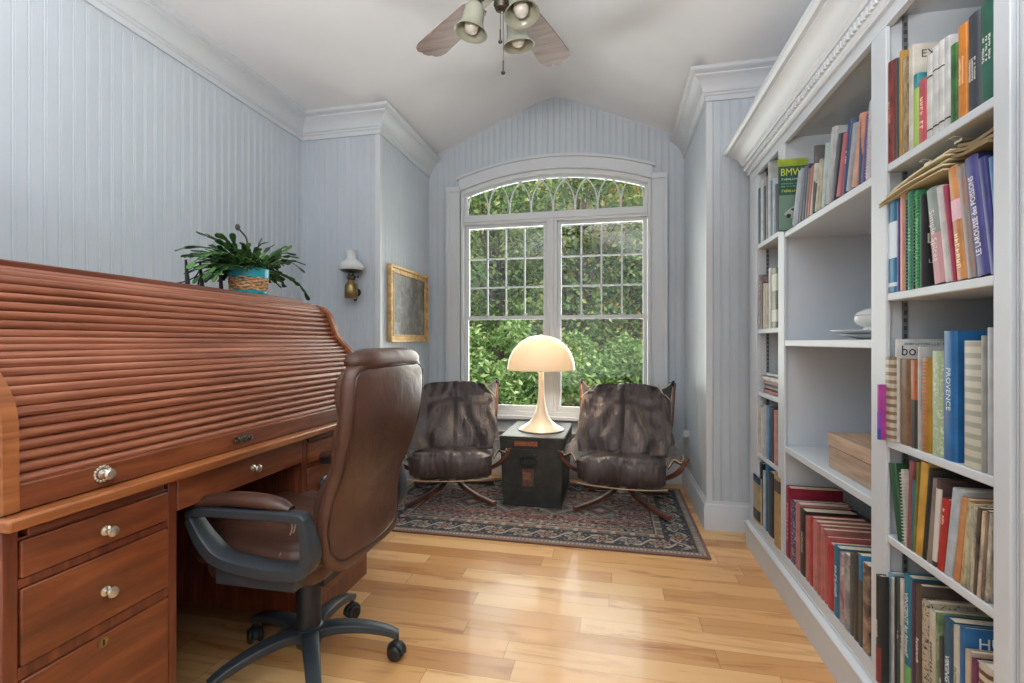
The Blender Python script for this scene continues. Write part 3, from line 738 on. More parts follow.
    q = MB(); q.tube([Vector((-.29 + .58 * k_ / 20, -.30 + .03 * abs(k_ / 10 - 1) ** 4, .190 + .012 * abs(k_ / 10 - 1) ** 2)) for k_ in range(21)], .0045, 6); q.build('piping', pm, sc, smooth=60)
    # side slings from the wings to the arm pegs
    for s_ in (-1, 1):
        q = MB(); P = [Vector((.285 * s_, -.20, .345)), Vector((.31 * s_, -.05, .43)), Vector((.33 * s_, .03, .50)), Vector((.345 * s_, -.02, .43)), Vector((.372 * s_, -.13, .40)), Vector((.388 * s_, -.235, .400)), Vector((.372 * s_, -.25, .365)), Vector((.33 * s_, -.22, .375)), Vector((.295 * s_, -.255, .33))]
        n = len(P); q.add([p + Vector((0, 0, .008)) for p in P] + [p - Vector((0, -.004, .010)) for p in P], [tuple(range(n)), tuple(range(n, 2 * n))[::-1]] + [(i, n + i, n + (i + 1) % n, (i + 1) % n) for i in range(n)])
        fl = recalc(q.build('side_sling', M['dark_leather'], t, smooth=40))
        q = MB(); q.tube(smoothline([p + Vector((0, -.004, .008)) for p in (P[8], P[7], P[6], P[5])], 5), .004, 6); q.tube(smoothline([p + Vector((0, 0, .009)) for p in (P[5], P[4], P[3])], 5), .0035, 6); q.build('piping', pm, fl, smooth=60)
    return t
ch = make_sling()
ch2 = copy_tree(ch)
ch.location = (.078, 3.43, .012); ch.rotation_euler = (0, 0, -.09)
ch2.location = (-1.154, 3.35, .012); ch2.rotation_euler = (0, 0, .28)
ch2['label'] = 'dark brown leather sling chair with bentwood frame between office chair and trunk'

# ------------------------------------------------------------------ trunk and lamp
trunk = empty('storage_trunk', (-.535, 3.52, .012), 0, 'old black trunk with a drop handle used as a lamp table between the sling chairs', 'trunk')
def trunk_mat():
    t = NT('worn_black_trunk'); v = t.coord('Object'); n = t.noise(v, 9, 6, .7); n2 = t.noise(v, 45, 4, .7)
    c = t.ramp(n.outputs['Fac'], [(.3, (30, 32, 31)), (.5, (42, 44, 41)), (.64, (60, 58, 50)), (.76, (92, 72, 56))])
    c2 = t.ramp(n2.outputs['Fac'], [(.62, (255, 255, 255)), (.75, (190, 176, 150))])
    t.link(t.mix(.6, c, c2, 'MULTIPLY'), t.b.inputs['Base Color']); t.b.inputs['Roughness'].default_value = .5
    t.bump(n2.outputs['Fac'], .15, .004); return t.m
tmat = trunk_mat(); b = MB(); x0, x1, y0, y1 = -.742, -.338, 3.225, 3.83
def slab(b, z0, z1, g0, g1, xa=x0, xb=x1, mi=0):
    b.add([(xa - g0, y0 - g0 * .3, z0), (xb + g0, y0 - g0 * .3, z0), (xb + g0, y1 + g0, z0), (xa - g0, y1 + g0, z0), (xa - g1, y0 - g1 * .3, z1), (xb + g1, y0 - g1 * .3, z1), (xb + g1, y1 + g1, z1), (xa - g1, y1 + g1, z1)],
          [(3, 2, 1, 0), (4, 5, 6, 7), (0, 1, 5, 4), (1, 2, 6, 5), (2, 3, 7, 6), (3, 0, 4, 7)], mi)
slab(b, .012, .40, 0, .018); b.build('trunk_body', tmat, trunk, bevel=.006)
b = MB(); slab(b, .403, .494, .020, .026); lid = b.build('lid', tmat, trunk, bevel=.008)
for z0_, z1_, g0_, g1_ in ((.395, .409, .023, .024), (.012, .03, .003, .004)):
    b = MB(); slab(b, z0_, z1_, g0_, g1_); b.build('edge_binding', plain('binding_metal', (58, 60, 58), .45, .5, var=.2, scale=40), trunk, bevel=.002)
b = MB(); hx, hz, hy = -.56, .335, y0 - .008
b.tube(smoothline([(hx - .05, hy - .004, hz + .012), (hx - .055, hy - .014, hz - .018), (hx - .02, hy - .018, hz - .03), (hx + .02, hy - .018, hz - .03), (hx + .055, hy - .014, hz - .018), (hx + .05, hy - .004, hz + .012)], 6), .0065, 8)
for s_ in (-1, 1): b.tube([(hx + s_ * .03, hy, hz + .016), (hx + s_ * .06, hy, hz + .016)], .011, 10); b.box(hx + s_ * .048 - .012, hx + s_ * .048 + .012, hy - .002, hy + .006, hz, hz + .03)
b.box(hx - .045, hx + .045, hy - .006, hy + .004, hz + .010, hz + .026); b.build('drop_handle', M['blackm'], trunk, smooth=40)
b = MB(); b.box(-.605, -.525, y0 - .0075, y0 - .004, .155, .27, mi=0); b.box(-.60, -.545, y0 - .0085, y0 - .005, .20, .25, mi=1); b.box(-.66, -.50, y0 - .0105, y0 - .006, .43, .462, mi=2)
b.build('paper_label', [plain('faded_red_label', (92, 62, 52), .7, var=.3, scale=60), plain('rust_label', (118, 82, 62), .7, var=.3, scale=70), plain('orange_stencil', (124, 74, 48), .7, var=.45, scale=120)], trunk)

LX, LY, LZ = -.515, 3.50, .494
lamp = empty('table_lamp', (LX, LY, LZ), 0, 'lit cream mushroom lamp with domed shade standing on the trunk', 'lamp')
b = MB(); b.lathe([(0, .004), (.16, 0), (.168, .004), (.168, .010), (.150, .022), (.118, .038), (.086, .062), (.060, .095), (.042, .135), (.031, .18), (.025, .23), (.021, .29), (.019, .36), (.019, .47), (.022, .49), (0, .49)], (LX, LY, LZ), 48); b.build('lamp_base', M['lampbase'], lamp, smooth=50)
b = MB(); pr = []
for k in range(15):
    a = pi / 2 * k / 14; pr.append((.250 * cos(a) ** .96 if k < 14 else 0.004, .448 + .255 * sin(a)))
inner = [(r * .985, z - .003) for r, z in pr[::-1][1:]]
b.lathe(pr + [(.004, .70)] + inner + [pr[0]], (LX, LY, LZ), 56); b.build('lamp_shade', M['shade'], lamp, smooth=60)
b = MB(); b.lathe([(0, .70), (.012, .70), (.012, .706), (.006, .712), (0, .713)], (LX, LY, LZ), 16); b.build('finial', M['knob'], lamp, smooth=50)
b = MB(); b.lathe([(0, .49), (.014, .49), (.014, .52), (.03, .56), (.032, .585), (.02, .61), (0, .615)], (LX, LY, LZ), 16); b.build('bulb', opal('lamp_bulb', (255, 240, 214), (255, 214, 170), .3, 5), lamp, smooth=60)
ld = bpy.data.lights.new('lamp_light', 'POINT'); ld.energy = 10.5; ld.color = (1, .91, .78); ld.shadow_soft_size = .035
lo = bpy.data.objects.new('lamp_light', ld); col.objects.link(lo); lo.location = (LX, LY, LZ + .64)

# ------------------------------------------------------------------ rug
def rug():
    X0, X1, Y0, Y1 = -1.575, .512, 2.662, 3.86; NX, NY = 460, 264
    W, H = X1 - X0, Y1 - Y0
    navy = (74, 74, 82); red = (142, 104, 98); beige = (176, 168, 154); grey = (134, 130, 122); rose = (158, 124, 116); dark = (82, 77, 78); green = (120, 124, 114)
    def flower(u, v, r):            # repeated rosette, u v in -1..1
        d = sqrt(u * u + v * v); a = atan2(v, u); p = .62 + .22 * cos(6 * a)
        if d < .2: return rose
        if d < .32: return dark
        if d < p: return beige if (d > p - .16) else r
        return None
    def field(x, y):
        e = min(x, W - x, y, H - y)
        if e < .014: return red
        if e < .05:
            t = (x if (y < .06 or y > H - .06) else y); return (beige if int(t / .011) % 2 else grey) if .022 < e < .042 else grey
        if e < .062: return dark
        if e < .205:
            q = (e - .1335) / .0715; along = x if (min(y, H - y) <= min(x, W - x)) else y; L = W if along is x else H
            P = .16; k = (along % P) / P * 2 - 1
            c = flower(k * 1.12, q, red if int(along / P) % 2 else green)
            if c: return c
            vine = abs(q - .55 * sin(along / P * 2 * pi))
            if vine < .16: return beige
            if mn.noise(Vector((along * 70, q * 4, 3))) > .22: return grey
            return navy
        if e < .216: return dark
        if e < .25:
            t = (x if (min(y, H - y) <= min(x, W - x)) else y); return (beige, red, grey, green)[int(t / .028) % 4]
        if e < .262: return beige
        if e < .272: return dark
        # inner field: stepped panels around a lozenge row
        xi, yi = x - W / 2, y - H / 2; P = .30; k = ((xi + P * 50) % P) / P * 2 - 1; v = yi / .14
        lz = abs(k) + abs(v)
        if abs(yi) < .15 and abs(xi) < W / 2 - .5:
            if lz < .25: return beige
            if lz < .5: return red
            if lz < .62: return dark
            if lz < .9: return green if mn.noise(Vector((xi * 60, yi * 60, 1))) > 0 else grey
            if lz < 1.0: return beige
        n = mn.noise(Vector((int(xi * 110) * .37, int(yi * 110) * .37, 9)))
        stripes = int((abs(yi) + .3) / .055) % 3
        base = (red, grey, rose)[stripes]
        P2 = .085; k2 = ((xi + P2 * 50) % P2) / P2 * 2 - 1; v2 = (((yi + 5) % .085) / .085) * 2 - 1
        c = flower(k2 * 1.3, v2 * 1.3, navy) if stripes == 1 or abs(xi) > W / 2 - .5 else None
        if c: return c
        if n > .28: return navy
        if n < -.3: return beige
        return base
    vs = []; fs = []; cols = []
    for j in range(NY + 1):
        for i in range(NX + 1):
            x = W * i / NX; y = H * j / NY; vs.append((X0 + x, Y0 + y, .0105 + .0012 * mn.noise(Vector((x * 5, y * 5, 0)))))
            c = field(x + 1e-5, y + 1e-5); ab = 1 + .10 * mn.noise(Vector((0, y * 30, 5))) + .09 * mn.noise(Vector((x * 90, y * 90, 5)))
            cols += [*(min(1, max(0, q * ab)) for q in srgb(c)[:3]), 1]
    for j in range(NY):
        for i in range(NX): a = j * (NX + 1) + i; fs.append((a, a + 1, a + NX + 2, a + NX + 1))
    # skirt and underside give it real thickness
    o = len(vs); vs += [(X0, Y0, .001), (X1, Y0, .001), (X1, Y1, .001), (X0, Y1, .001)]
    bt = list(range(NX + 1)); tp = [NY * (NX + 1) + i for i in range(NX + 1)]; lf = [j * (NX + 1) for j in range(NY + 1)]; rt = [j * (NX + 1) + NX for j in range(NY + 1)]
    fs += [tuple([o, o + 1] + bt[::-1]), tuple([o + 1, o + 2] + rt[::-1]), tuple([o + 2, o + 3] + tp), tuple([o + 3, o] + lf), (o, o + 3, o + 2, o + 1)]
    for _ in range(4): cols += [*srgb(dark)[:3], 1]
    me = bpy.data.meshes.new('persian_rug'); me.from_pydata(vs, [], fs)
    at = me.color_attributes.new('weave', 'FLOAT_COLOR', 'POINT'); at.data.foreach_set('color', cols)
    t = NT('woven_wool_rug'); a = t.new('ShaderNodeVertexColor'); a.layer_name = 'weave'
    n = t.noise(t.coord('Object'), 300, 2)
    t.link(t.mix(.35, a.outputs['Color'], t.ramp(n.outputs['Fac'], [(.3, (190, 190, 190)), (.7, (255, 255, 255))]), 'MULTIPLY'), t.b.inputs['Base Color'])
    t.b.inputs['Roughness'].default_value = .95; t.b.inputs['Specular IOR Level'].default_value = .1
    t.bump(t.noise(t.coord('Object'), 420, 2).outputs['Fac'], .4, .003)
    me.materials.append(t.m); o = bpy.data.objects.new('persian_rug', me); col.objects.link(o)
    return tag(o, 'patterned wool rug in navy, rose and beige under the sling chairs', 'rug')
rug()

# ------------------------------------------------------------------ picture, sconce, outlet
pic = empty('framed_picture', (AL, 3.55, 1.43), 0, 'gilt-framed dark painting hanging on the left wall of the window alcove', 'picture')
py0, py1, pz0, pz1 = 3.215, 3.93, 1.146, 1.722
b = MB()
for w0, w1, x_ in ((0, .022, .034), (.022, .046, .022), (.046, .058, .028)):
    yo0, yo1, zo0, zo1 = py0 + w0, py1 - w0, pz0 + w0, pz1 - w0; yi0, yi1, zi0, zi1 = py0 + w1, py1 - w1, pz0 + w1, pz1 - w1
    for P in ([(yo0, zo0), (yo1, zo0), (yi1, zi0), (yi0, zi0)], [(yo1, zo0), (yo1, zo1), (yi1, zi1), (yi1, zi0)], [(yo1, zo1), (yo0, zo1), (yi0, zi1), (yi1, zi1)], [(yo0, zo1), (yo0, zo0), (yi0, zi0), (yi0, zi1)]):
        b.prism(P, 'x', AL + .002, AL + x_)
gold = plain('gilt_frame', (198, 162, 108), .42, .3, var=.2, scale=25)
recalc(b.build('frame', gold, pic, bevel=.003))
b = MB(); b.box(AL + .002, AL + .016, py0 + .05, py1 - .05, pz0 + .05, pz1 - .05)
def paint():
    t = NT('old_oil_painting'); v = t.coord('Object'); n = t.noise(v, 9, 6, .7, .6); n2 = t.noise(v, 3.2, 3)
    c = t.ramp(n.outputs['Fac'], [(.34, (70, 68, 64)), (.47, (112, 108, 102)), (.56, (142, 138, 130)), (.68, (182, 176, 164))])
    c2 = t.ramp(n2.outputs['Fac'], [(.35, (150, 150, 146)), (.65, (255, 255, 255))])
    t.link(t.mix(.8, c, c2, 'MULTIPLY'), t.b.inputs['Base Color']); t.b.inputs['Roughness'].default_value = .35; return t.m
b.build('canvas', paint(), pic)

SX, SYY = -1.785, 3.02
sc = empty('oil_lamp_sconce', (SX, YR, 1.55), 0, 'brass oil lamp with white glass shade on the blue return wall', 'wall lamp')
b = MB(); b.lathe([(0, 1.452), (.040, 1.452), (.044, 1.458), (.044, 1.535), (.040, 1.548), (.024, 1.568), (.020, 1.582), (0, 1.582)], (SX, SYY, 0), 28); b.build('oil_font', M['brass'], sc, smooth=40)
b = MB(); b.lathe([(0, 1.58), (.024, 1.58), (.03, 1.592), (.03, 1.606), (.02, 1.612), (.02, 1.628), (.05, 1.634), (.072, 1.644), (.074, 1.652), (.0, 1.652)], (SX, SYY, 0), 28)
b.tube([(SX + .03, SYY, 1.6), (SX + .055, SYY - .01, 1.6)], .003, 6); b.lathe([(0, -.003), (.009, -.003), (.009, .003), (0, .003)], n=12, T=Matrix.Translation((SX + .057, SYY - .01, 1.6)) @ Matrix.Rotation(R(90), 4, 'Y'))
b.build('burner', M['dbrass'], sc, smooth=40)
b = MB(); b.lathe([(.076, 1.648), (.086, 1.66), (.086, 1.675), (.074, 1.70), (.050, 1.718), (.033, 1.730), (.030, 1.75), (.036, 1.775), (.040, 1.785), (.036, 1.785), (.027, 1.752), (.03, 1.728), (.07, 1.696), (.080, 1.672), (.072, 1.652), (.076, 1.648)], (SX, SYY, 0), 36); b.build('glass_shade', M['milk'], sc, smooth=50)
b = MB(); b.tube(smoothline([(SX, SYY + .03, 1.47), (SX, SYY + .05, 1.44), (SX, YR - .004, 1.46)], 5), .005, 8); b.tube([(SX, SYY + .04, 1.54), (SX, YR - .004, 1.56)], .004, 8)
b.lathe([(0, 0), (.03, 0), (.026, .006), (0, .008)], n=20, T=Matrix.Translation((SX, YR - .001, 1.50)) @ Matrix.Rotation(R(90), 4, 'X')); b.build('wall_bracket', M['dbrass'], sc, smooth=40)

ou = empty('wall_outlet', (AR, 3.80, .42), 0, 'white outlet plate with plugged-in adapter low on the right alcove wall', 'outlet')
b = MB(); b.box(AR - .006, AR, 3.765, 3.835, .37, .485); b.build('cover_plate', M['white'], ou, bevel=.002)
b = MB(); b.box(AR - .04, AR - .006, 3.775, 3.825, .425, .475); b.build('plug', M['white'], ou, bevel=.004)
b = MB(); b.tube(smoothline([(AR - .04, 3.80, .44), (AR - .07, 3.78, .40), (AR - .12, 3.80, .37), (AR - .2, 3.86, .36), (AR - .26, 3.90, .2), (AR - .3, 3.91, .1), (AR - .5, 3.905, .03), (-.2, 3.90, .02)], 6), .003, 6); b.build('cord', M['white'], ou, smooth=60)

# ------------------------------------------------------------------ ceiling fan
FX, FY = -.437, 1.875
fan = empty('ceiling_fan', (FX, FY, ceil_z(FX)), 0, 'ceiling fan with brown wooden blades and three bell-shaped glass shades', 'ceiling fan')
b = MB(); b.lathe([(0, 0), (.07, 0), (.066, -.03), (.03, -.06), (.012, -.07), (0, -.07)], (FX, FY, ceil_z(FX) - .0), 24); b.lathe([(.012, 3.15), (.012, 2.80)], (FX, FY, 0), 12); b.build('downrod', M['dbrass'], fan, smooth=40)
b = MB(); b.lathe([(0, 2.82), (.05, 2.815), (.095, 2.79), (.105, 2.75), (.105, 2.70), (.09, 2.665), (.05, 2.65), (0, 2.65)], (FX, FY, 0), 32); b.build('motor', M['dbrass'], fan, smooth=40)
b = MB(); b.lathe([(0, 2.65), (.045, 2.65), (.05, 2.63), (.052, 2.57), (.04, 2.545), (.03, 2.53), (.034, 2.515), (.026, 2.495), (.01, 2.488), (0, 2.488)], (FX, FY, 0), 28); lk = b.build('light_kit', M['dbrass'], fan, smooth=35)
BWOOD = wood('walnut_blade', (104, 84, 78), (130, 106, 98), (150, 124, 114), stretch=(2, 14, 4), rough=.45, scale=2.5)
for k in range(5):
    a = R(74 + 72 * k - (4 if k == 1 else 0)); T = Matrix.Translation((FX, FY, 2.595)) @ Matrix.Rotation(a, 4, 'Z') @ Matrix.Rotation(R(-7), 4, 'X')
    out = [(.17, -.05), (.19, -.058), (.36, -.068), (.54, -.075), (.575, -.066), (.595, -.045), (.592, -.028), (.603, -.012), (.603, .012), (.592, .028), (.595, .045), (.575, .066), (.54, .075), (.36, .068), (.19, .058), (.17, .05)]
    out = [(x_ * 1.01, y_ * 1.06) for x_, y_ in out]
    q = MB(); q.prism(out, 'z', -.004, .004, T=T); bl = recalc(q.build('blade', BWOOD, fan, bevel=.001))
    q = MB(); q.prism([(.06, -.018), (.14, -.02), (.19, -.04), (.235, -.03), (.25, 0), (.235, .03), (.19, .04), (.14, .02), (.06, .018)], 'z', -.0135, -.0045, T=T); recalc(q.build('blade_bracket', M['dbrass'], bl, bevel=.002))
for (x, y) in ((-.338, 1.79), (-.388, 1.978), (-.562, 1.85)):
    d = Vector((x - FX, y - FY, 0)).normalized(); rim = Vector((x, y, 2.40)); top = rim + Vector((-d.x * .022, -d.y * .022, .118)); hub = Vector((FX, FY, 2.575)) + d * .045
    q = MB(); q.tube(smoothline([hub, hub + d * .035 + Vector((0, 0, .012)), top + Vector((0, 0, .035)), top], 6), .007, 8); q.tube([top + Vector((0, 0, .015)), top + Vector((d.x * .004, d.y * .004, -.02))], .024, 16); arm = q.build('shade_arm', M['dbrass'], lk, smooth=40)
    ax = (rim - top).normalized(); z_ = Vector((0, 0, 1)); rot = z_.rotation_difference(ax).to_matrix().to_4x4(); T = Matrix.Translation(top) @ rot
    q = MB(); pr = [(.024, 0), (.032, .006), (.040, .02), (.043, .045), (.044, .07), (.050, .09), (.062, .108), (.069, .118)]
    q.lathe(pr + [(r - .003, h) for r, h in pr[::-1]], n=36, T=T); sh = recalc(q.build('glass_shade', M['frost'], fan, smooth=60))
    q = MB(); q.lathe([(0, .02), (.013, .02), (.015, .045), (.027, .07), (.031, .09), (.024, .112), (.01, .12), (0, .121)], n=20, T=T); recalc(q.build('bulb', M['bulb'], sh, smooth=60))
for dx, z1 in ((-.006, 2.365), (.006, 2.238)):
    q = MB(); q.tube([(FX + dx, FY, 2.495), (FX + dx, FY, z1)], .0015, 5)
    q.lathe([(0, z1 + .05), (.003, z1 + .05), (.003, z1 + .01), (0, z1 + .01)], (FX + dx, FY, 0), 8); q.ball((FX + dx, FY, z1), .009, 12, 8, sc=(1, 1, .8)); q.build('pull_chain', M['dbrass'], fan, smooth=50)
# ------------------------------------------------------------------ bookcase
BX, BB = .76, 1.12
bk = empty('bookcase', (.95, 2.0, 0), 0, 'built-in white bookcase of three bays with dentil crown along the right wall', 'bookcase')
sh = M['shelf']; BTOP = 2.10
for y0, y1, nm in ((2.76, 2.892, 'end_panel'), (2.352, 2.431, 'divider'), (1.536, 1.616, 'divider'), (1.107, 1.15, 'end_panel')):
    b = MB(); b.box(BX + .012, BB, y0 + (.012 if y0 < 2.7 else .0), y1 - (.012 if nm == 'divider' else 0), .14, 2.2) if nm == 'divider' else b.box(BX + .012, BB, y0, y1, .14, 2.2)
    b.box(BX, BX + .0121, y0 + .0005, y1 - .0005, .1895, 2.045); b.build(nm, sh, bk, bevel=.002)
b = MB(); b.box(BB, BB + .015, 1.107, 2.892, .0, 2.2); b.build('back_panel', sh, bk)
b = MB(); b.box(BX - .0006, BX + .02, 1.107, 2.892, 2.045, BTOP + .02); b.box(BX + .02, BB, 1.12, 2.88, 2.075, 2.10); b.build('top_rail', sh, bk, bevel=.002)
b = MB(); b.box(.765, BB, 1.107, 2.885, 0.001, .128); b.build('plinth', sh, bk, bevel=.002)
sweep([(1.15, 2.892), (.76, 2.892), (.76, 1.107)], [(.018, .0), (.018, .118), (.024, .122), (.024, .128), (.016, .138), (.006, .142), (.004, .15), (-.02, .15), (-.02, 0)], 'plinth_moulding', sh, bk)
b = MB(); b.box(BX - .0004, BX + .012, 1.107, 2.892, .148, .1895); b.box(BX + .0125, BB, 1.152, 2.758, .165, .19); b.build('bottom_board', sh, bk)
CR = [(0, 2.085), (.012, 2.085), (.012, 2.10), (.018, 2.106), (.018, 2.138), (.03, 2.142), (.034, 2.150), (.034, 2.156), (.042, 2.162), (.05, 2.185), (.07, 2.212), (.094, 2.224), (.094, 2.232), (.108, 2.236), (.118, 2.25), (.118, 2.272), (0, 2.272)]
cr = sweep([(1.15, 2.892), (.76, 2.892), (.76, .9)], CR, 'crown_moulding', M['trim'], bk)
b = MB(); y = .92
while y < 2.90: b.box(BX - .029, BX - .016, y, y + .0125, 2.110, 2.134); y += .0235
b.build('dentil_band', M['trim'], cr)
def shelf(y0, y1, z, th=.024):
    b = MB(); b.box(BX + .003, BB - .002, y0 + .001, y1 - .001, z - th, z); return b.build('shelf', sh, bk, bevel=.003)
B1, B2, B3 = (2.431, 2.76), (1.616, 2.352), (1.15, 1.536)
Z1 = [1.668, 1.216, .885, .558, .19]; Z2 = [1.645, 1.156, .678, .19]; Z3 = [1.652, 1.286, .873, .603, .19]
for z in Z1[:-1]: shelf(B1[0] - .012, B1[1], z)
for z in Z2[:-1]: shelf(B2[0] - .012, B2[1] + .012, z, .027)
for z in Z3[:-1]: shelf(B3[0], B3[1] + .012, z, .022)
for y1, rng in ((B3[1] + .012, (.155, 2.07)), (B1[1], (.155, 2.07))):      # slotted steel standards
    b = MB(); x = .805; b.box(x, x + .012, y1 - .006, y1 - .0005, *rng); n = 0; z = .17
    q = MB(); 
    while z < 2.05: q.box(x + .002, x + .010, y1 - .0068, y1 - .0055, z, z + .011); z += .022
    s_ = b.build('shelf_standard', M['steel'], bk); q.build('slots', plain('slot_shadow_gap', (70, 74, 78), .6), s_)
# door casing beside the near end of the bookcase
b = MB(); b.box(.772, XR, .93, 1.104, 0, 2.6); b.box(.766, .772, 1.02, 1.09, 0, 2.6); struct(b.build('trim_4', M['trim'], bevel=.003))

# ------------------------------------------------------------------ books
_bm = {}
def bookmat(c, style='plain', c2=None):
    k = (c, style, c2)
    if k in _bm: return _bm[k]
    def mute(q): g = sum(q) / 3; return tuple((x * .86 + g * .14) * .86 for x in q)  # dulls and darkens covers: bookcase shade put into their colour
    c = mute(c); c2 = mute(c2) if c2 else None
    t = NT('book_cover'); b_ = t.b; b_.inputs['Roughness'].default_value = .42; v = t.coord('Object')
    if style == 'plain':
        n = t.noise(v, 25, 3); lo = tuple(x * .9 for x in c); hi = tuple(min(255, x * 1.07) for x in c)
        t.link(t.ramp(n.outputs['Fac'], [(.3, lo), (.7, hi)]), b_.inputs['Base Color'])
    elif style in ('stripe', 'plaid'):
        s = t.new('ShaderNodeSeparateXYZ'); t.link(v, s.inputs[0])
        f = t.math('GREATER_THAN', t.math('FRACT', t.math('MULTIPLY', s.outputs[2], 46 if style == 'stripe' else 40)), .55)
        if style == 'plaid': f = t.math('MULTIPLY', f, .7)
        t.link(t.mix(f, c, c2), b_.inputs['Base Color'])
    elif style == 'photo':      # printed picture jacket
        n = t.noise(v, 22, 4, .6, .8)
        mid = tuple((p + q) / 2 for p, q in zip(c, c2))
        t.link(t.ramp(n.outputs['Fac'], [(.36, c), (.5, mid), (.62, c2)]), b_.inputs['Base Color'])
    elif style == 'speckle':
        n = t.noise(v, 90, 3, .6, 1.5)
        t.link(t.ramp(n.outputs['Fac'], [(.46, c), (.54, c), (.6, c2)]), b_.inputs['Base Color'])
    elif style == 'old':
        n = t.noise(t.coord('Object', (1, 1, .35)), 45, 5, .7)
        t.link(t.ramp(n.outputs['Fac'], [(.34, tuple(x * .55 for x in c)), (.5, c), (.66, c2 or tuple(min(255, x * 1.25) for x in c))]), b_.inputs['Base Color'])
        b_.inputs['Roughness'].default_value = .8
    _bm[k] = t.m; return t.m
TX = {}
def textmat(c):
    if c not in TX: TX[c] = plain('print_%d_%d_%d' % c, c, .5, var=.01)
    return TX[c]
WH_, BK_, YL_ = (228, 228, 222), (34, 34, 38), (214, 220, 60)
used = set()
def marks(s, name, parent, mat, T, size=.02, depth=.0003, maxw=.1):
    """a line of print too small to read: letter-height strokes, not letters"""
    n, _, ln = s[1:].partition('x'); n = int(n); ln = int(ln or 1); lh = size / ln; r_ = random.Random(n * 7 + ln); b = MB()
    w = min(maxw, n * lh * .62)
    for j in range(ln):
        yc = (ln - 1) * lh / 2 - j * lh; k = 0; x = -w / 2; step = w / n
        while k < n:
            if r_.random() > .13:
                h = lh * r_.choice((.36, .36, .5)); q = step * .17
                b.box(x + step * .1, x + step * .1 + q * 1.4, yc - h * .7, yc + h * .7, -depth, depth, T=T); yy = yc + r_.choice((-.5, 0, .5)) * h
                b.box(x + step * .1 + q * 1.4, x + step * .8, yy - lh * .06, yy + lh * .06, -depth, depth, T=T)
                if r_.random() > .5: b.box(x + step * .62, x + step * .8, yc - h * .5, yc + h * .7, -depth * .9, depth * .9, T=T)
            x += step; k += 1
    return b.build(name, mat, parent)
def book(name, x, yn, yf, z, h, D, c, desc, where, group, style='plain', c2=None, lean=0.0, title=None, tc=WH_, ts=None, upw=False, zt=.5, spiral=None, band=None, cover=None, hard=True, pages=None, cat='book'):
    """yn / yf: near and far side of the spine at the foot; lean > 0 tips the head towards the room's near end"""
    t = yf - yn; yc = (yn + yf) / 2; phi = atan(lean / h) if h else 0
    label = desc + ' ' + where; assert label not in used, label; used.add(label); (4 <= len(label.split()) <= 16) or print('LONG', len(label.split()), label)
    r = empty(name, (x, yc, z + abs(sin(phi)) * t / 2 + .0003), 0, label, cat, group); r.rotation_euler = (phi, 0, 0)
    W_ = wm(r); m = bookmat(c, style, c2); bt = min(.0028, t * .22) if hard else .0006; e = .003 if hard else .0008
    def loc(b, nm, mt, par, **k):
        b.v = [tuple(W_ @ Vector(p)) for p in b.v]; return b.build(nm, mt, par, **k)
    b = MB(); rd = min(.006, t * .25) if hard else min(.002, t * .2)
    sp = [(rd, -t / 2), (rd * .3, -t / 2 + t * .10), (0, -t / 2 + t * .28), (0, t / 2 - t * .28), (rd * .3, t / 2 - t * .10), (rd, t / 2)]
    outer = [(D, -t / 2)] + sp + [(D, t / 2)]; inner = [(D, t / 2 - bt), (rd + bt, t / 2 - bt), (rd + bt, -t / 2 + bt), (D, -t / 2 + bt)]
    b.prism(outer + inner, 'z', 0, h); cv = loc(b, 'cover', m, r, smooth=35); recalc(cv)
    b = MB(); b.box(rd + bt * .6, D - e, -t / 2 + bt * .98, t / 2 - bt * .98, e * .6, h - e); loc(b, 'pages', pages or M['page'], r)
    if band:
        for (a0, a1, bc) in band:
            b = MB(); b.prism([(p[0] - .0005, p[1] * 1.0) for p in sp] + [(rd + .002, t / 2 + .0004), (rd + .002, -t / 2 - .0004)], 'z', h * a0, h * a1); recalc(loc(b, 'spine_band', textmat(bc), cv))
    if spiral:
        b = MB(); pts = []; n = int(h / .009)
        for i in range(n * 8 + 1):
            a = 2 * pi * i / 8; pts.append((.002 - .0 + cos(a) * .007, sin(a) * min(.008, t * .52), .006 + (h - .012) * i / (n * 8)))
        b.tube(pts, .0011, 4); loc(b, 'spiral_binding', textmat(spiral), r, smooth=60)
    if title:
        T = W_ @ Matrix.Translation((-.0004 - (.0006 if band else 0), 0, h * zt)) @ (Matrix(((0, 0, -1, 0), (0, 1, 0, 0), (1, 0, 0, 0), (0, 0, 0, 1))) if upw else Matrix(((0, 0, -1, 0), (0, -1, 0, 0), (-1, 0, 0, 0), (0, 0, 0, 1))))
        (marks if title[0] == '~' else text)(title, 'spine_title', r, textmat(tc), T, size=min(ts or .03, t * .62), maxw=h * .66, depth=.0003)
    if cover:      # list of (string, x centre, z fraction, size, colour, max width)
        for s_, cx_, cz_, sz_, cc_, mw_ in cover:
            T = W_ @ Matrix.Translation((cx_, -t / 2 - .0004, h * cz_)) @ Matrix(((1, 0, 0, 0), (0, 0, -1, 0), (0, 1, 0, 0), (0, 0, 0, 1)))
            (marks if s_[0] == '~' else text)(s_, 'cover_title', r, textmat(cc_), T, size=sz_, maxw=mw_, depth=.0003)
    return r
def ypx(px, x): r = ray(px, 341); return x * r[1] / r[0]
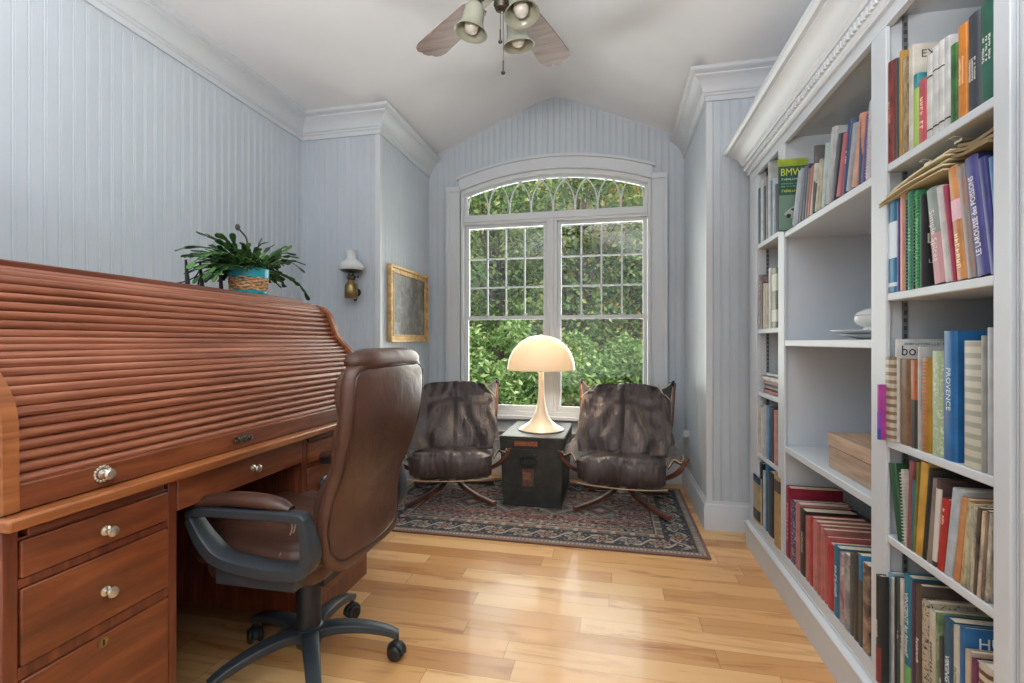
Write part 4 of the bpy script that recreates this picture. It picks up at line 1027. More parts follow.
def row(where, group, z, items, x=.765):
    for it in items:
        L, Rr, top, c, desc = it[:5]; k = dict(it[5]) if len(it) > 5 else {}
        xx = k.pop('x', x); yf, yn = ypx(L, xx), ypx(Rr, xx); D = k.pop('D', .20)
        tp = k.pop('tp', None)          # measured head of the spine in px, when the book leans
        if tp is not None: k['lean'] = yf - ypx(tp, xx)
        zt_ = atx(tp if tp is not None else L, top, xx)[2]; g = .0007
        book(k.pop('nm', 'book'), xx, yn + g, yf - g, z + .0005, zt_ - z, D, c, desc, where, group, **k)

row('on the near bay top shelf', 'books on the top shelf of the near bay', Z3[0], [
 (886.8, 891.7, 65, (146, 58, 48), 'brick red slim book at the far end', dict(D=.17, style='old', title='~7', tc=(190, 150, 110))),
 (891.7, 895.8, 62, (122, 42, 42), 'dark maroon slim book', dict(D=.17)),
 (895.8, 898.6, 61, (36, 74, 70), 'very thin dark green book', dict(D=.18)),
 (898.6, 901.2, 53, (202, 148, 52), 'thin mustard yellow book', dict(D=.2)),
 (901.2, 907.6, 62, (168, 146, 104), 'worn tan cloth book with frayed spine', dict(D=.17, style='old', c2=(206, 186, 140))),
 (907.6, 912.6, 49.5, (214, 208, 194), 'tall cream book showing dark letters on its cover', dict(D=.23, cover=[('EX', .036, .90, .028, (70, 66, 66), .035)])),
 (912.6, 917.4, 77, (46, 150, 160), 'small teal book with lime lower spine', dict(D=.15, band=[(.0, .8, (150, 176, 84))])),
 (917.4, 925.6, 84, (222, 84, 96), 'small coral pink book', dict(D=.14, title='~8', tc=(240, 200, 200))),
 (925.6, 931.4, 58, (222, 222, 218), 'white binder, farthest and shortest of the four', dict(D=.2, band=[(.08, .1, BK_), (.72, .74, BK_)])),
 (931.4, 937.4, 50, (216, 218, 218), 'white binder, second of the four from the pink book', dict(D=.2, band=[(.08, .1, BK_), (.72, .735, BK_)])),
 (937.4, 943.4, 44, (224, 224, 222), 'white binder, third of the four from the pink book', dict(D=.2, band=[(.08, .1, BK_), (.70, .715, BK_)])),
 (943.4, 949.2, 40, (212, 216, 218), 'white binder beside the leafy green book', dict(D=.21, band=[(.08, .1, BK_)])),
 (949.2, 956.4, 48, (70, 150, 62), 'leafy green patterned book', dict(D=.2, style='photo', c2=(34, 92, 40))),
 (956.4, 966.2, 30, (236, 140, 30), 'bright orange book', dict(D=.2, title='~11x2', tc=(250, 214, 170), zt=.5, ts=.04)),
 (966.2, 978.6, 20, (58, 66, 78), 'thick slate blue book with white lettering', dict(D=.23, title='~11x3', zt=.42, ts=.05)),
 (978.6, 994.5, 8, (32, 108, 88), 'thick dark green book with white lettering', dict(D=.24, title='~10x3', zt=.52, ts=.05)),
])
row('on the near bay second shelf', 'books on the second shelf of the near bay', Z3[1], [
 (886.6, 896.6, 198, (22, 128, 184), 'bright blue book with pale label at the far end', dict(D=.18, band=[(.35, .72, (206, 222, 230)), (.06, .1, (206, 222, 230))])),
 (896.6, 898.8, 203, (92, 60, 150), 'very thin violet book', dict(D=.18)),
 (898.8, 904.8, 196, (214, 128, 124), 'salmon pink book with speckled spine', dict(D=.18, style='photo', c2=(226, 156, 110))),
 (904.8, 906.4, 200, (50, 56, 60), 'very thin black book', dict(D=.17)),
 (906.4, 912.2, 193, (58, 150, 116), 'sea green spiral cookbook', dict(D=.18, spiral=(70, 170, 130), title='~7', tc=(180, 220, 200))),
 (912.2, 914.0, 205, (40, 44, 46), 'thin charcoal book between the green spirals', dict(D=.17)),
 (914.0, 919.6, 192, (36, 148, 84), 'emerald green spiral cookbook', dict(D=.18, spiral=(50, 180, 100), title='~13', tc=(170, 230, 180))),
 (919.6, 922.4, 196, (40, 42, 44), 'black book showing pale letters on its cover', dict(D=.18, cover=[('L', .018, .52, .036, (220, 220, 216), .03), ('La', .02, .28, .014, (200, 200, 200), .02)])),
 (933.0, 944.2, 192, (154, 168, 164), 'leaning grey and rose paperback', dict(D=.17, tp=924.5, title='Simple Spices', tc=(226, 216, 216), band=[(0, .52, (186, 140, 146))])),
 (944.4, 951.0, 188, (214, 208, 206), 'leaning white spine book', dict(D=.17, tp=935)),
 (951.2, 955.2, 187, (182, 34, 82), 'leaning slim magenta book', dict(D=.17, tp=941.5)),
 (955.6, 965.8, 170, (232, 152, 78), 'tall leaning orange book with floral band', dict(D=.18, tp=946, band=[(.52, .70, (214, 176, 190))], title='~7', tc=(246, 220, 180), zt=.25)),
 (966.0, 974.8, 168, (148, 152, 158), 'leaning grey picture book beside the orange one', dict(D=.19, tp=955, style='photo', c2=(176, 130, 110))),
 (975.2, 989.0, 161, (74, 74, 160), 'thick leaning indigo book with white title', dict(D=.24, tp=962, title='LE LAROUSSE des POISSONS', upw=True, tc=(232, 228, 236), ts=.02)),
 (989.2, 997.5, 160, (60, 62, 150), 'dark indigo book leaning against the thick indigo one', dict(D=.24, tp=976)),
 (997.7, 1004, 159, (70, 130, 190), 'pale blue book against the near post', dict(D=.22, tp=987)),
])
row('on the near bay middle shelf', 'books on the middle shelf of the near bay', Z3[2], [
 (884.0, 891.5, 357, (206, 196, 172), 'cream book with brown stripes', dict(D=.19, style='stripe', c2=(150, 126, 96), x=.752)),
 (891.7, 894.2, 358, (168, 170, 168), 'slim silver grey book', dict(D=.18, x=.765)),
 (894.4, 898.2, 339.5, (216, 216, 214), 'tall white book with dark letters on its cover', dict(D=.25, cover=[('bon', .034, .885, .04, (40, 46, 70), .05), ('~22', .085, .955, .011, (60, 130, 160), .14)])),
 (898.4, 909.2, 359, (128, 96, 64), 'mottled brown book', dict(D=.2, style='photo', c2=(150, 112, 76))),
 (909.4, 916.8, 360, (196, 98, 44), 'orange and black picture book', dict(D=.17, band=[(.0, .55, (58, 50, 46))])),
 (917.0, 920.2, 347, (190, 192, 194), 'tall grey plastic-covered book', dict(D=.22)),
 (920.4, 930.2, 358, (188, 136, 32), 'mustard spiral-bound cookbook', dict(D=.2, spiral=(206, 104, 40))),
 (930.4, 941.4, 351, (172, 200, 152), 'pale green book with white sprigs', dict(D=.18, style='speckle', c2=(222, 232, 206))),
 (941.6, 955.0, 331.5, (28, 112, 188), 'large bright blue book', dict(D=.27, title='PROVENCE', upw=False, tc=(190, 214, 226), zt=.55, ts=.02)),
 (961.6, 979.8, 341, (212, 210, 192), 'cream and sage plaid cookbook', dict(D=.19, style='plaid', c2=(150, 158, 142))),
 (980.0, 985.6, 336, (146, 150, 150), 'slim mid-grey binder', dict(D=.2)),
 (985.8, 993.6, 328, (176, 182, 188), 'light grey binder against the near post', dict(D=.2)),
])
book('book', .736, 1.521, 1.534, Z3[2], .155, .022, (196, 60, 170), 'small magenta and violet book jutting out past the post', 'on the near bay middle shelf', 'books on the middle shelf of the near bay', band=[(0, .2, (40, 60, 150)), (.2, .5, (120, 60, 170))], hard=False)
row('on the near bay fourth shelf', 'books on the fourth shelf of the near bay', Z3[3], [
 (896.2, 903.6, 461, (40, 92, 58), 'wide green binder leaning at the far end', dict(D=.22, tp=886.5)),
 (903.8, 905.6, 469, (206, 204, 190), 'white spiral notebook', dict(D=.13, tp=900.5, spiral=(190, 190, 184), nm='notebook', cat='notebook')),
 (905.8, 909.4, 461, (160, 84, 90), 'slim dusty rose book', dict(D=.2, tp=908.5)),
 (909.6, 912.2, 480, (52, 122, 140), 'slim teal blue book', dict(D=.17, tp=912.0)),
 (912.4, 913.6, 462, (140, 132, 50), 'very thin olive book', dict(D=.16, tp=916.5)),
 (913.8, 921.0, 461, (226, 172, 60), 'golden yellow book', dict(D=.16, tp=919.8)),
 (921.2, 925.2, 468, (44, 42, 42), 'large black book with small white print', dict(D=.30, tp=928.0, cover=[('~12', .17, .955, .009, (200, 200, 200), .10)])),
 (925.4, 930.8, 478, (148, 138, 128), 'grey-beige book', dict(D=.17, tp=932)),
 (931.0, 935.4, 479, (86, 62, 62), 'dark brown book with white edge', dict(D=.30, tp=936, band=[(.06, .9, (196, 188, 184))])),
 (935.6, 942.2, 498, (200, 40, 36), 'bright red book', dict(D=.11, tp=941, title='~5', tc=(240, 190, 170), zt=.75)),
 (942.4, 951.4, 488, (186, 200, 212), 'pale ice-blue thick book', dict(D=.29, tp=951)),
 (951.6, 958.6, 497, (208, 128, 70), 'terracotta orange book', dict(D=.27, tp=960, style='photo', c2=(220, 158, 100))),
 (958.8, 965.0, 502, (206, 186, 140), 'tan book with printed spine', dict(D=.27, tp=966, style='old', c2=(220, 204, 160))),
 (965.2, 968.6, 506, (150, 156, 132), 'sage grey worn paperback', dict(D=.22, tp=970.5, style='old', hard=False)),
 (968.8, 972.2, 508, (176, 164, 140), 'worn beige magazine beside the sage paperback', dict(D=.22, tp=973.5, style='old', hard=False, nm='magazine', cat='magazine')),
 (972.4, 975.4, 507, (92, 78, 66), 'worn dark brown paperback', dict(D=.21, tp=977, style='old', hard=False)),
 (975.6, 979.4, 511, (186, 168, 140), 'worn sand-coloured magazine, second last', dict(D=.21, tp=981.5, style='old', hard=False, nm='magazine', cat='magazine')),
 (979.6, 983.4, 510, (120, 104, 90), 'worn umber paperback', dict(D=.21, tp=985.4, style='old', hard=False)),
 (983.6, 987.0, 513, (190, 180, 160), 'worn pale magazine against the near post', dict(D=.21, tp=989, style='old', hard=False, nm='magazine', cat='magazine')),
])
ze = Z3[4] 
row('on the near bay bottom shelf', 'books on the bottom shelf of the near bay', ze, [
 (882.0, 885.0, 548, (28, 62, 68), 'tall dark teal book at the far end', dict(D=.28, x=.765)),
 (885.2, 890.0, 570, (136, 180, 206), 'light sky-blue book', dict(D=.24, tc=(60, 80, 110), title='~11', x=.765)),
 (890.2, 893.6, 577, (206, 208, 206), 'slim white paperback', dict(D=.2, hard=False)),
 (893.8, 896.0, 576, (70, 62, 60), 'slim brown-black book', dict(D=.2)),
 (896.2, 899.0, 577, (52, 92, 98), 'slim petrol green book', dict(D=.21, title='~5', tc=(200, 206, 200))),
 (899.2, 902.6, 578, (214, 206, 190), 'ivory paperback with dark lettering', dict(D=.2, title='~12', tc=(60, 56, 56))),
 (902.8, 910.4, 573, (30, 128, 160), 'wide turquoise-blue book', dict(D=.26, title='VINCENT by himself', tc=(216, 226, 222), zt=.62, band=[(.0, .3, (104, 158, 96))])),
 (910.6, 914.0, 581, (78, 54, 84), 'slim plum book', dict(D=.25)),
 (914.2, 920.2, 582, (92, 74, 66), 'dark brown book with navy cover', dict(D=.30, title='Rembrandt', tc=(220, 206, 196), zt=.5)),
 (920.4, 927.4, 598, (196, 184, 160), 'cream book with black scroll pattern', dict(D=.30, style='speckle', c2=(56, 52, 48))),
 (927.6, 934.8, 608, (204, 196, 176), 'ivory book with printed spine', dict(D=.26, title='~15', tc=(70, 66, 60))),
 (935.0, 938.2, 612, (82, 122, 74), 'tall leafy photo book', dict(D=.2, style='photo', c2=(150, 170, 130))),
 (938.4, 942.0, 636, (70, 72, 74), 'short charcoal book', dict(D=.18, title='~14', tc=(220, 220, 216))),
 (942.2, 952.0, 615, (22, 84, 120), 'deep blue book with white capitals', dict(D=.30, title='VIKING WORLD', tc=(216, 226, 228), zt=.5)),
 (952.2, 958.6, 624, (208, 204, 186), 'cream book with row of tiny letters', dict(D=.26, title='~17', tc=(90, 110, 90))),
 (958.8, 963.6, 625, (26, 108, 178), 'large royal blue book with white letters on its cover', dict(D=.30, cover=[('HU', .052, .90, .034, (226, 232, 236), .06)])),
 (963.8, 970.0, 648, (214, 190, 160), 'small cream book in front of the royal blue one', dict(D=.25, x=.765)),
 (970.2, 976.0, 657, (120, 44, 92), 'small purple book', dict(D=.16, x=.765)),
 (976.2, 990.0, 660, (212, 200, 176), 'cream book with brown diagonal stripes', dict(D=.2, style='stripe', c2=(110, 70, 60), x=.765)),
])
book('book', .732, 1.516, 1.534, .1905, .30, .026, (40, 42, 46), 'black and maroon book jutting out past the post', 'on the near bay bottom shelf', 'books on the bottom shelf of the near bay', title='~7', tc=(226, 226, 226), band=[(0, .33, (116, 44, 48))])
# sheaf of folders lying on top of the second row
zf = 1.558
FL = ['lowest cream folder lying across the leaning books', 'second cream folder from the bottom of the folder pile', 'third cream folder from the bottom of the folder pile', 'fourth cream folder from the bottom of the folder pile', 'uppermost cream folder in the pile above the books', 'lowest brown folder in the pile above the indigo book', 'middle brown folder in the pile above the indigo book', 'topmost brown folder just under the near bay top shelf']
for i in range(8):
    cream = i < 5; k5 = i - 5
    ya, yb2 = (1.285 - .004 * i, 1.565 - .012 * i) if cream else (1.162, 1.335 - .03 * k5)
    xa = .748 + (.006, .0, .009, .003, .007)[i] if cream else .762 + .006 * k5
    b = MB(); n = 14; rg = []
    for k in range(n + 1):
        t_ = k / n; y = yb2 - (yb2 - ya) * t_
        z = (1.538 + .0052 * i + t_ * (.012 + .0045 * i) + .006 * sin(t_ * 3.1)) if cream else (1.5655 + .0115 * k5 + .028 * max(0, .5 - t_) * (1 - .3 * k5) + .004 * sin(t_ * 5 + k5))
        if not cream: z = max(z, 1.5655 + .0115 * k5)
        h_ = .0016 if cream else .0035; xw = xa + .003 * sin(i * 9 + t_ * 4)
        rg.append([(xw, y, z - h_), (xw + .25, y, z - h_), (xw + .25, y, z + h_), (xw, y, z + h_)])
    b.rings(rg); o = recalc(b.build('paper_folder', M['paper'] if cream else M['olivepaper'], smooth=40))
    tag(o, FL[i], 'folder', 'folders lying on the second-shelf books')
for i, (y, z) in enumerate(((1.36, 1.587), (1.27, 1.604))):
    b = MB(); T = Matrix.Translation((.772 + .01 * i, y, z)); b.box(-.01, .02, -.012, .012, 0, .006, T=T); b.tube([T @ Vector(p) for p in ((.0, -.008, .006), (-.022, -.008, .012), (-.022, .008, .012), (0, .008, .006))], .0012, 5)
    tag(b.build('binder_clip', M['knob'], bevel=.001), ('silver binder clip on the cream folders', 'silver binder clip on the brown folders')[i], 'clip')

row('on the middle bay top shelf', 'books on the top shelf of the middle bay', Z2[0], [
 (791.4, 794.4, 170, (176, 186, 200), 'slim pale blue-grey magazine after the car magazine', dict(tp=798.4, D=.2, hard=False, nm='magazine', cat='magazine')),
 (794.6, 797.4, 168, (150, 156, 182), 'slim lavender magazine', dict(tp=801.0, D=.2, hard=False, nm='magazine', cat='magazine')),
 (797.6, 800.6, 166, (78, 86, 100), 'slim dark slate book', dict(tp=804.0, D=.19)),
 (800.8, 803.8, 164.5, (44, 58, 92), 'slim navy book', dict(tp=806.4, D=.19)),
 (804.0, 806.2, 169, (150, 118, 110), 'thin mushroom-pink book', dict(tp=808.2, D=.17)),
 (806.4, 808.8, 166, (196, 110, 100), 'thin faded red book', dict(tp=811.2, D=.17)),
 (809.0, 811.4, 164, (214, 208, 196), 'thin cream book', dict(tp=813.8, D=.17)),
 (811.6, 813.4, 147, (62, 58, 58), 'tall dark book with photo cover', dict(tp=813.6, D=.22, style='photo', c2=(90, 80, 78))),
 (813.6, 817.0, 160, (200, 200, 180), 'ivory book with green tint', dict(tp=819, D=.18, style='photo', c2=(150, 158, 120))),
 (817.2, 820.2, 162, (186, 160, 130), 'thin tan paperback', dict(tp=821.6, D=.16)),
 (820.4, 824.0, 145, (178, 206, 206), 'pale aqua book', dict(tp=824.6, D=.2)),
 (824.2, 829.2, 129, (190, 194, 196), 'silver spiral-bound album', dict(tp=831, D=.24, spiral=(206, 208, 210))),
 (829.4, 834.8, 135, (50, 54, 66), 'black album beside the silver spiral one', dict(tp=837.6, D=.23)),
 (835.0, 841.0, 135, (204, 74, 92), 'raspberry red book', dict(tp=842.6, D=.2)),
 (841.2, 844.6, 121, (44, 66, 120), 'tall royal blue book', dict(tp=847.4, D=.24, title='~5', tc=(190, 200, 220))),
 (844.8, 850.0, 125, (166, 168, 176), 'grey lilac book', dict(tp=852.0, D=.22)),
 (850.2, 857.0, 116, (226, 152, 120), 'peach-coloured book', dict(tp=858.4, D=.22)),
 (857.2, 859.2, 118, (58, 80, 120), 'very thin blue book', dict(tp=860, D=.2)),
 (859.4, 864.2, 116, (98, 72, 138), 'purple book beside the peach one', dict(tp=865, D=.22)),
 (864.4, 869.8, 103, (212, 210, 214), 'tall white spiral-bound book against the post', dict(tp=868.4, D=.24, spiral=(200, 196, 206))),
])
# car magazine and lime magazine standing proud of the post
mg = book('magazine', .728, 2.334, 2.340, Z2[0], .285, .13, (56, 104, 88), 'green car magazine with yellow masthead jutting out past the post', 'on the top shelf', 'magazines jutting past the far post', hard=False, style='plain', cat='magazine', lean=.012,
  cover=[('BMW', .052, .905, .045, (206, 214, 70), .085), ('~9', .052, .80, .014, (190, 214, 200), .08), ('~13x2', .052, .71, .024, (120, 180, 150), .08), ('~9', .052, .62, .018, (206, 214, 70), .075)])
b = MB(); Tm = wm(mg)
b.v = []; b.prism([(.004, .004), (.126, .004), (.126, .158), (.004, .158)], 'y', -.0038, -.0034, mi=1)
P = [(.03, .10), (.05, .125), (.075, .145), (.105, .14), (.13, .118), (.14, .092), (.125, .078), (.09, .07), (.05, .078)]
b.prism([(x * .85, z * .75) for x, z in P], 'y', -.0045, -.0039); b.v = [tuple(Tm @ Vector(p)) for p in b.v]; recalc(b.build('cover_picture', [textmat((176, 190, 184)), textmat((112, 142, 128))], mg))
b = MB()
for x, z, r_ in ((.044, .066, .010), (.098, .06, .010)): b.prism([(x + r_ * cos(a * pi / 6), z + r_ * sin(a * pi / 6)) for a in range(12)], 'y', -.0048, -.0040)
b.prism([(.05, .092), (.064, .101), (.09, .099), (.10, .088), (.076, .083)], 'y', -.0048, -.0040); b.v = [tuple(Tm @ Vector(p)) for p in b.v]; recalc(b.build('cover_picture_detail', textmat((40, 52, 56)), mg))
book('magazine', .736, 2.3425, 2.3485, Z2[0], .328, .12, (188, 212, 56), 'lime yellow magazine standing behind the green car magazine', 'on the shelf', 'magazines jutting past the far post', hard=False, cat='magazine', lean=-.01)

row('on the far bay top shelf', 'books on the top shelf of the far bay', Z1[0], [
 (757.6, 759.8, 190, (62, 100, 130), 'slim denim blue book at the far end', dict(D=.16)),
 (760.0, 762.6, 183, (214, 216, 216), 'slim white book beside the blue one', dict(D=.17)),
 (762.8, 765.2, 188, (60, 90, 96), 'slim dark cyan book', dict(D=.16)),
 (765.4, 767.4, 178, (150, 130, 138), 'slim mauve-grey book', dict(D=.17)),
 (767.6, 769.6, 163, (206, 210, 212), 'tall white folder', dict(D=.25)),
 (769.8, 771.8, 182, (80, 140, 170), 'slim aqua-blue book', dict(D=.18)),
 (772.0, 774.0, 180, (196, 208, 220), 'slim ice white paperback', dict(D=.18)),
 (774.2, 776.6, 186, (90, 70, 96), 'slim dark violet paperback', dict(D=.16)),
])
row('on the far bay second shelf', 'books on the second shelf of the far bay', Z1[1], [
 (757.2, 759.8, 276, (150, 128, 138), 'mauve patterned book at the far end', dict(D=.18, style='speckle', c2=(206, 196, 200), x=.765)),
 (760.0, 762.4, 283, (120, 84, 64), 'slim chestnut brown book', dict(D=.17)),
 (762.6, 765.0, 284, (206, 198, 172), 'slim buff paperback', dict(D=.17)),
 (765.2, 767.8, 284, (190, 182, 156), 'slim straw-coloured paperback', dict(D=.17)),
 (768.0, 770.6, 269, (218, 220, 216), 'tall white slim book', dict(D=.2)),
 (770.8, 776.2, 270, (128, 132, 92), 'olive green book with pale cover', dict(D=.18, band=[(.1, .3, (206, 206, 196)), (.62, .9, (196, 200, 184))])),
])
for i, (c, d, th_, off) in enumerate((((196, 86, 84), 'lowest book, faded red, of the flat stack', .020, .0), ((206, 196, 178), 'second-lowest book, cream, of the flat stack', .016, .012), ((90, 92, 96), 'dark grey book third up in the flat stack', .010, .004), ((208, 120, 112), 'salmon book fourth up in the flat stack', .020, .0), ((220, 218, 214), 'white book just under the top of the flat stack', .022, -.01), ((226, 226, 224), 'topmost white book of the flat stack', .016, .012))):
    z0 = Z1[2] + .001 + sum((.020, .016, .010, .020, .022, .016)[:i]) 
    y0 = 2.46 + off * .5; label = d + ' in the far bay'; r = empty('book', (.78, 2.58, z0), 0, label, 'book', 'flat stack of books in the far bay'); assert label not in used; used.add(label)
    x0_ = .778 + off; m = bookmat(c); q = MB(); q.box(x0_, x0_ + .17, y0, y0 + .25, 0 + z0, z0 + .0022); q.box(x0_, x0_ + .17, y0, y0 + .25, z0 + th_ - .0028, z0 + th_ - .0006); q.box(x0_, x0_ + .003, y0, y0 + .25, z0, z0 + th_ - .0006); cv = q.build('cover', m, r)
    q = MB(); q.box(x0_ + .003, x0_ + .166, y0 + .003, y0 + .247, z0 + .0022, z0 + th_ - .0028); q.build('pages', M['page'], r)
row('on the far bay fourth shelf', 'books on the fourth shelf of the far bay', Z1[3], [
 (757.4, 760.2, 404, (212, 206, 190), 'cream book with dotted spine at the far end', dict(D=.17)),
 (760.4, 762.8, 407, (220, 222, 222), 'slim bright white book', dict(D=.17)),
 (763.0, 765.4, 405, (200, 206, 214), 'slim frosty white book', dict(D=.17)),
 (765.6, 768.0, 406, (120, 170, 206), 'slim powder blue book', dict(D=.17)),
 (768.2, 770.8, 406, (44, 110, 160), 'slim cobalt blue book', dict(D=.17)),
 (771.0, 773.0, 408, (96, 48, 50), 'slim oxblood book', dict(D=.16)),
 (773.2, 776.6, 410, (206, 150, 144), 'pale pink book beside the post', dict(D=.16)),
])
row('on the far bay bottom shelf', 'books on the bottom shelf of the far bay', Z1[4], [
 (752.4, 759.0, 473, (196, 178, 130), 'tan and black picture book at the far end', dict(D=.22, x=.752, band=[(.05, .28, (60, 64, 66)), (.86, 1.0, (30, 70, 110))])),
 (759.2, 762.0, 462, (26, 40, 60), 'tall midnight blue book', dict(D=.24, x=.765)),
 (762.2, 764.8, 470, (206, 208, 208), 'white binder between the dark books', dict(D=.2, x=.765)),
 (765.0, 767.0, 460, (20, 124, 176), 'tall vivid blue book', dict(D=.24, x=.765)),
 (767.2, 773.0, 470, (62, 66, 70), 'thick black binder', dict(D=.22, x=.765)),
 (773.2, 779.0, 474, (196, 160, 96), 'amber tan book with dark square beside the post', dict(D=.2, x=.752, band=[(.78, .95, (70, 60, 56))])),
])
row('on the middle bay bottom shelf', 'books on the bottom shelf of the middle bay', Z2[3], [
 (785.2, 789.6, 485, (168, 26, 56), 'large crimson book, tallest at the far end', dict(D=.21, x=.765, title='~9', tc=(220, 150, 150), spiral=None)),
 (789.8, 794.6, 499, (72, 60, 118), 'violet book with white ovals', dict(D=.22, style='speckle', c2=(220, 216, 226))),
 (794.8, 799.0, 501, (206, 130, 130), 'dusty pink book beside the violet one', dict(D=.195)),
 (799.2, 804.6, 507, (54, 48, 46), 'black book with cream lettering', dict(D=.21, title='~7', tc=(214, 206, 186), ts=.02)),
 (804.8, 808.4, 515, (208, 112, 110), 'coral book, first of the red series', dict(D=.195)),
 (808.6, 812.2, 515, (196, 60, 64), 'scarlet book, second of the red series', dict(D=.195)),
 (812.4, 816.0, 519, (214, 136, 130), 'light rose book, third of the red series', dict(D=.20)),
 (816.2, 819.6, 523, (198, 100, 98), 'faded rose book, fourth of the red series', dict(D=.20)),
 (819.8, 823.4, 527, (206, 120, 114), 'pale red book, fifth of the red series', dict(D=.20)),
 (823.6, 826.4, 535, (208, 100, 98), 'thin rose-red book, sixth of the red series', dict(D=.195)),
 (826.6, 832.6, 541, (204, 50, 60), 'bright red book, last of the red series', dict(D=.195)),
 (832.8, 838.4, 544, (30, 122, 162), 'cerulean blue book', dict(D=.195, title='~7', tc=(200, 220, 226))),
 (838.6, 843.4, 551, (206, 196, 196), 'white book with pink flowers', dict(D=.2, style='photo', c2=(160, 90, 110))),
 (843.6, 849.0, 552, (132, 130, 132), 'grey photo paperback', dict(D=.2, style='photo', c2=(190, 188, 186), hard=False)),
 (849.2, 852.4, 552, (88, 98, 100), 'slim steel grey book', dict(D=.22)),
 (852.6, 857.8, 551, (66, 60, 52), 'dark olive-brown book', dict(D=.22)),
 (858.0, 861.8, 553, (26, 136, 200), 'sky blue magazine with black figures', dict(D=.24, hard=False, nm='magazine', cat='magazine', band=[(.0, .72, (70, 70, 72))])),
 (862.0, 868.6, 561, (196, 160, 130), 'collage paperback against the post', dict(D=.2, style='photo', c2=(90, 70, 66), hard=False)),
])
# umbrella lying on the red books behind
u = empty('folding_umbrella', (1.0, 1.9, .42), 0, 'black folded umbrella with hooked tip lying behind the red books', 'umbrella')
b = MB(); b.tube([(.965, 2.17, .452), (.985, 1.96, .447), (.995, 1.68, .445)], [.008, .014, .011], 10); b.build('canopy', M['plastic_d'], u, smooth=50)
b = MB(); b.tube([(.962, 2.20, .452), (.965, 2.17, .452)], .011, 10); b.build('handle', M['blackm'], u, smooth=50)

# ------------------------------------------------------------------ box, plates, tureen in the middle bay
bx = empty('wooden_box', (.93, 1.83, Z2[2]), 0, 'whitewashed wooden box with lid on the lower middle shelf', 'box')
x0, x1, y0, y1, z0 = .802, 1.02, 1.64, 2.005, Z2[2] + .001
b = MB(); b.box(x0, x1, y0, y1, z0, z0 + .078); b.build('box_body', M['boxwood'], bx, bevel=.002)
b = MB(); b.box(x0 - .003, x1 + .003, y0 - .003, y1 + .003, z0 + .080, z0 + .128); b.build('lid', M['boxwood'], bx, bevel=.003)
zp = Z2[1] + .001
for i, (r_, d, dz) in enumerate(((.12, 'lower white dinner plate of the two on the middle shelf', 0), (.152, 'large white serving plate stacked on the dinner plate', .016))):
    b = MB(); b.lathe([(0, .0), (r_ * .55, .0), (r_ * .6, .004), (r_ * .95, .013), (r_, .016), (r_, .018), (r_ * .93, .0155), (r_ * .58, .007), (0, .007)], (.945, 1.95, zp + dz), 48)
    tag(b.build('plate', M['ceramic'], smooth=40), d, 'plate', 'white plates on the middle shelf')
tu = empty('lidded_tureen', (.935, 1.93, zp + .034), 0, 'small white lidded tureen standing on the plates', 'tureen')
c_ = (.925, 1.935, zp + .0345)
b = MB(); b.lathe([(0, 0), (.036, 0), (.038, .006), (.034, .010), (.056, .022), (.064, .036), (.062, .05), (.066, .054), (.058, .055), (0, .055)], c_, 40)
for sg in (-1, 1): b.tube(smoothline([(c_[0], c_[1] + sg * .060, c_[2] + .045), (c_[0], c_[1] + sg * .084, c_[2] + .045), (c_[0], c_[1] + sg * .084, c_[2] + .03), (c_[0], c_[1] + sg * .062, c_[2] + .028)], 5), .004, 8)
b.build('bowl', M['ceramic'], tu, smooth=40)
b = MB(); b.lathe([(.060, .055), (.056, .062), (.035, .074), (.01, .079), (.007, .086), (.012, .093), (.0, .099)], c_, 36); b.build('lid', M['ceramic'], tu, smooth=40)
# ------------------------------------------------------------------ garden beyond the window
b = MB(); rnd = random.Random(11)
def gz(x, y): return -.55 + max(0, (y - 6)) * .14 + max(0, y - 13.5) * .75
nx, ny = 40, 40; vs = []
for j in range(ny + 1):
    for i in range(nx + 1):
        x = -22 + 40 * i / nx; y = 4.3 + 22 * j / ny
        z = gz(x, y) + .12 * mn.noise(Vector((x * .4, y * .4, 0)))
        vs.append((x, y, z))
b.add(vs, [(j * (nx + 1) + i, j * (nx + 1) + i + 1, (j + 1) * (nx + 1) + i + 1, (j + 1) * (nx + 1) + i) for j in range(ny) for i in range(nx)])
struct(b.build('ground', plain('mossy_ground', (74, 92, 48), .9, var=.4, scale=3.5), smooth=60))
GREEN = leafmat('shrub_leaves', [(0, (66, 94, 48)), (.3, (98, 130, 66)), (.6, (130, 158, 88)), (.85, (164, 184, 118)), (1, (204, 212, 156))])
TREEL = leafmat('tree_leaves', [(0, (72, 100, 60)), (.35, (112, 142, 80)), (.7, (152, 176, 104)), (.92, (196, 206, 124)), (1, (234, 214, 116))])
FALL = leafmat('autumn_leaves', [(0, (116, 144, 78)), (.35, (170, 184, 96)), (.6, (222, 200, 100)), (.85, (246, 190, 104)), (1, (232, 150, 90))])
DARK = leafmat('deep_forest_leaves', [(0, (56, 76, 48)), (.4, (88, 114, 66)), (.8, (124, 146, 84)), (1, (186, 180, 104))])
BARK = plain('bark', (74, 62, 50), .9, var=.3, scale=14, bump=.4)
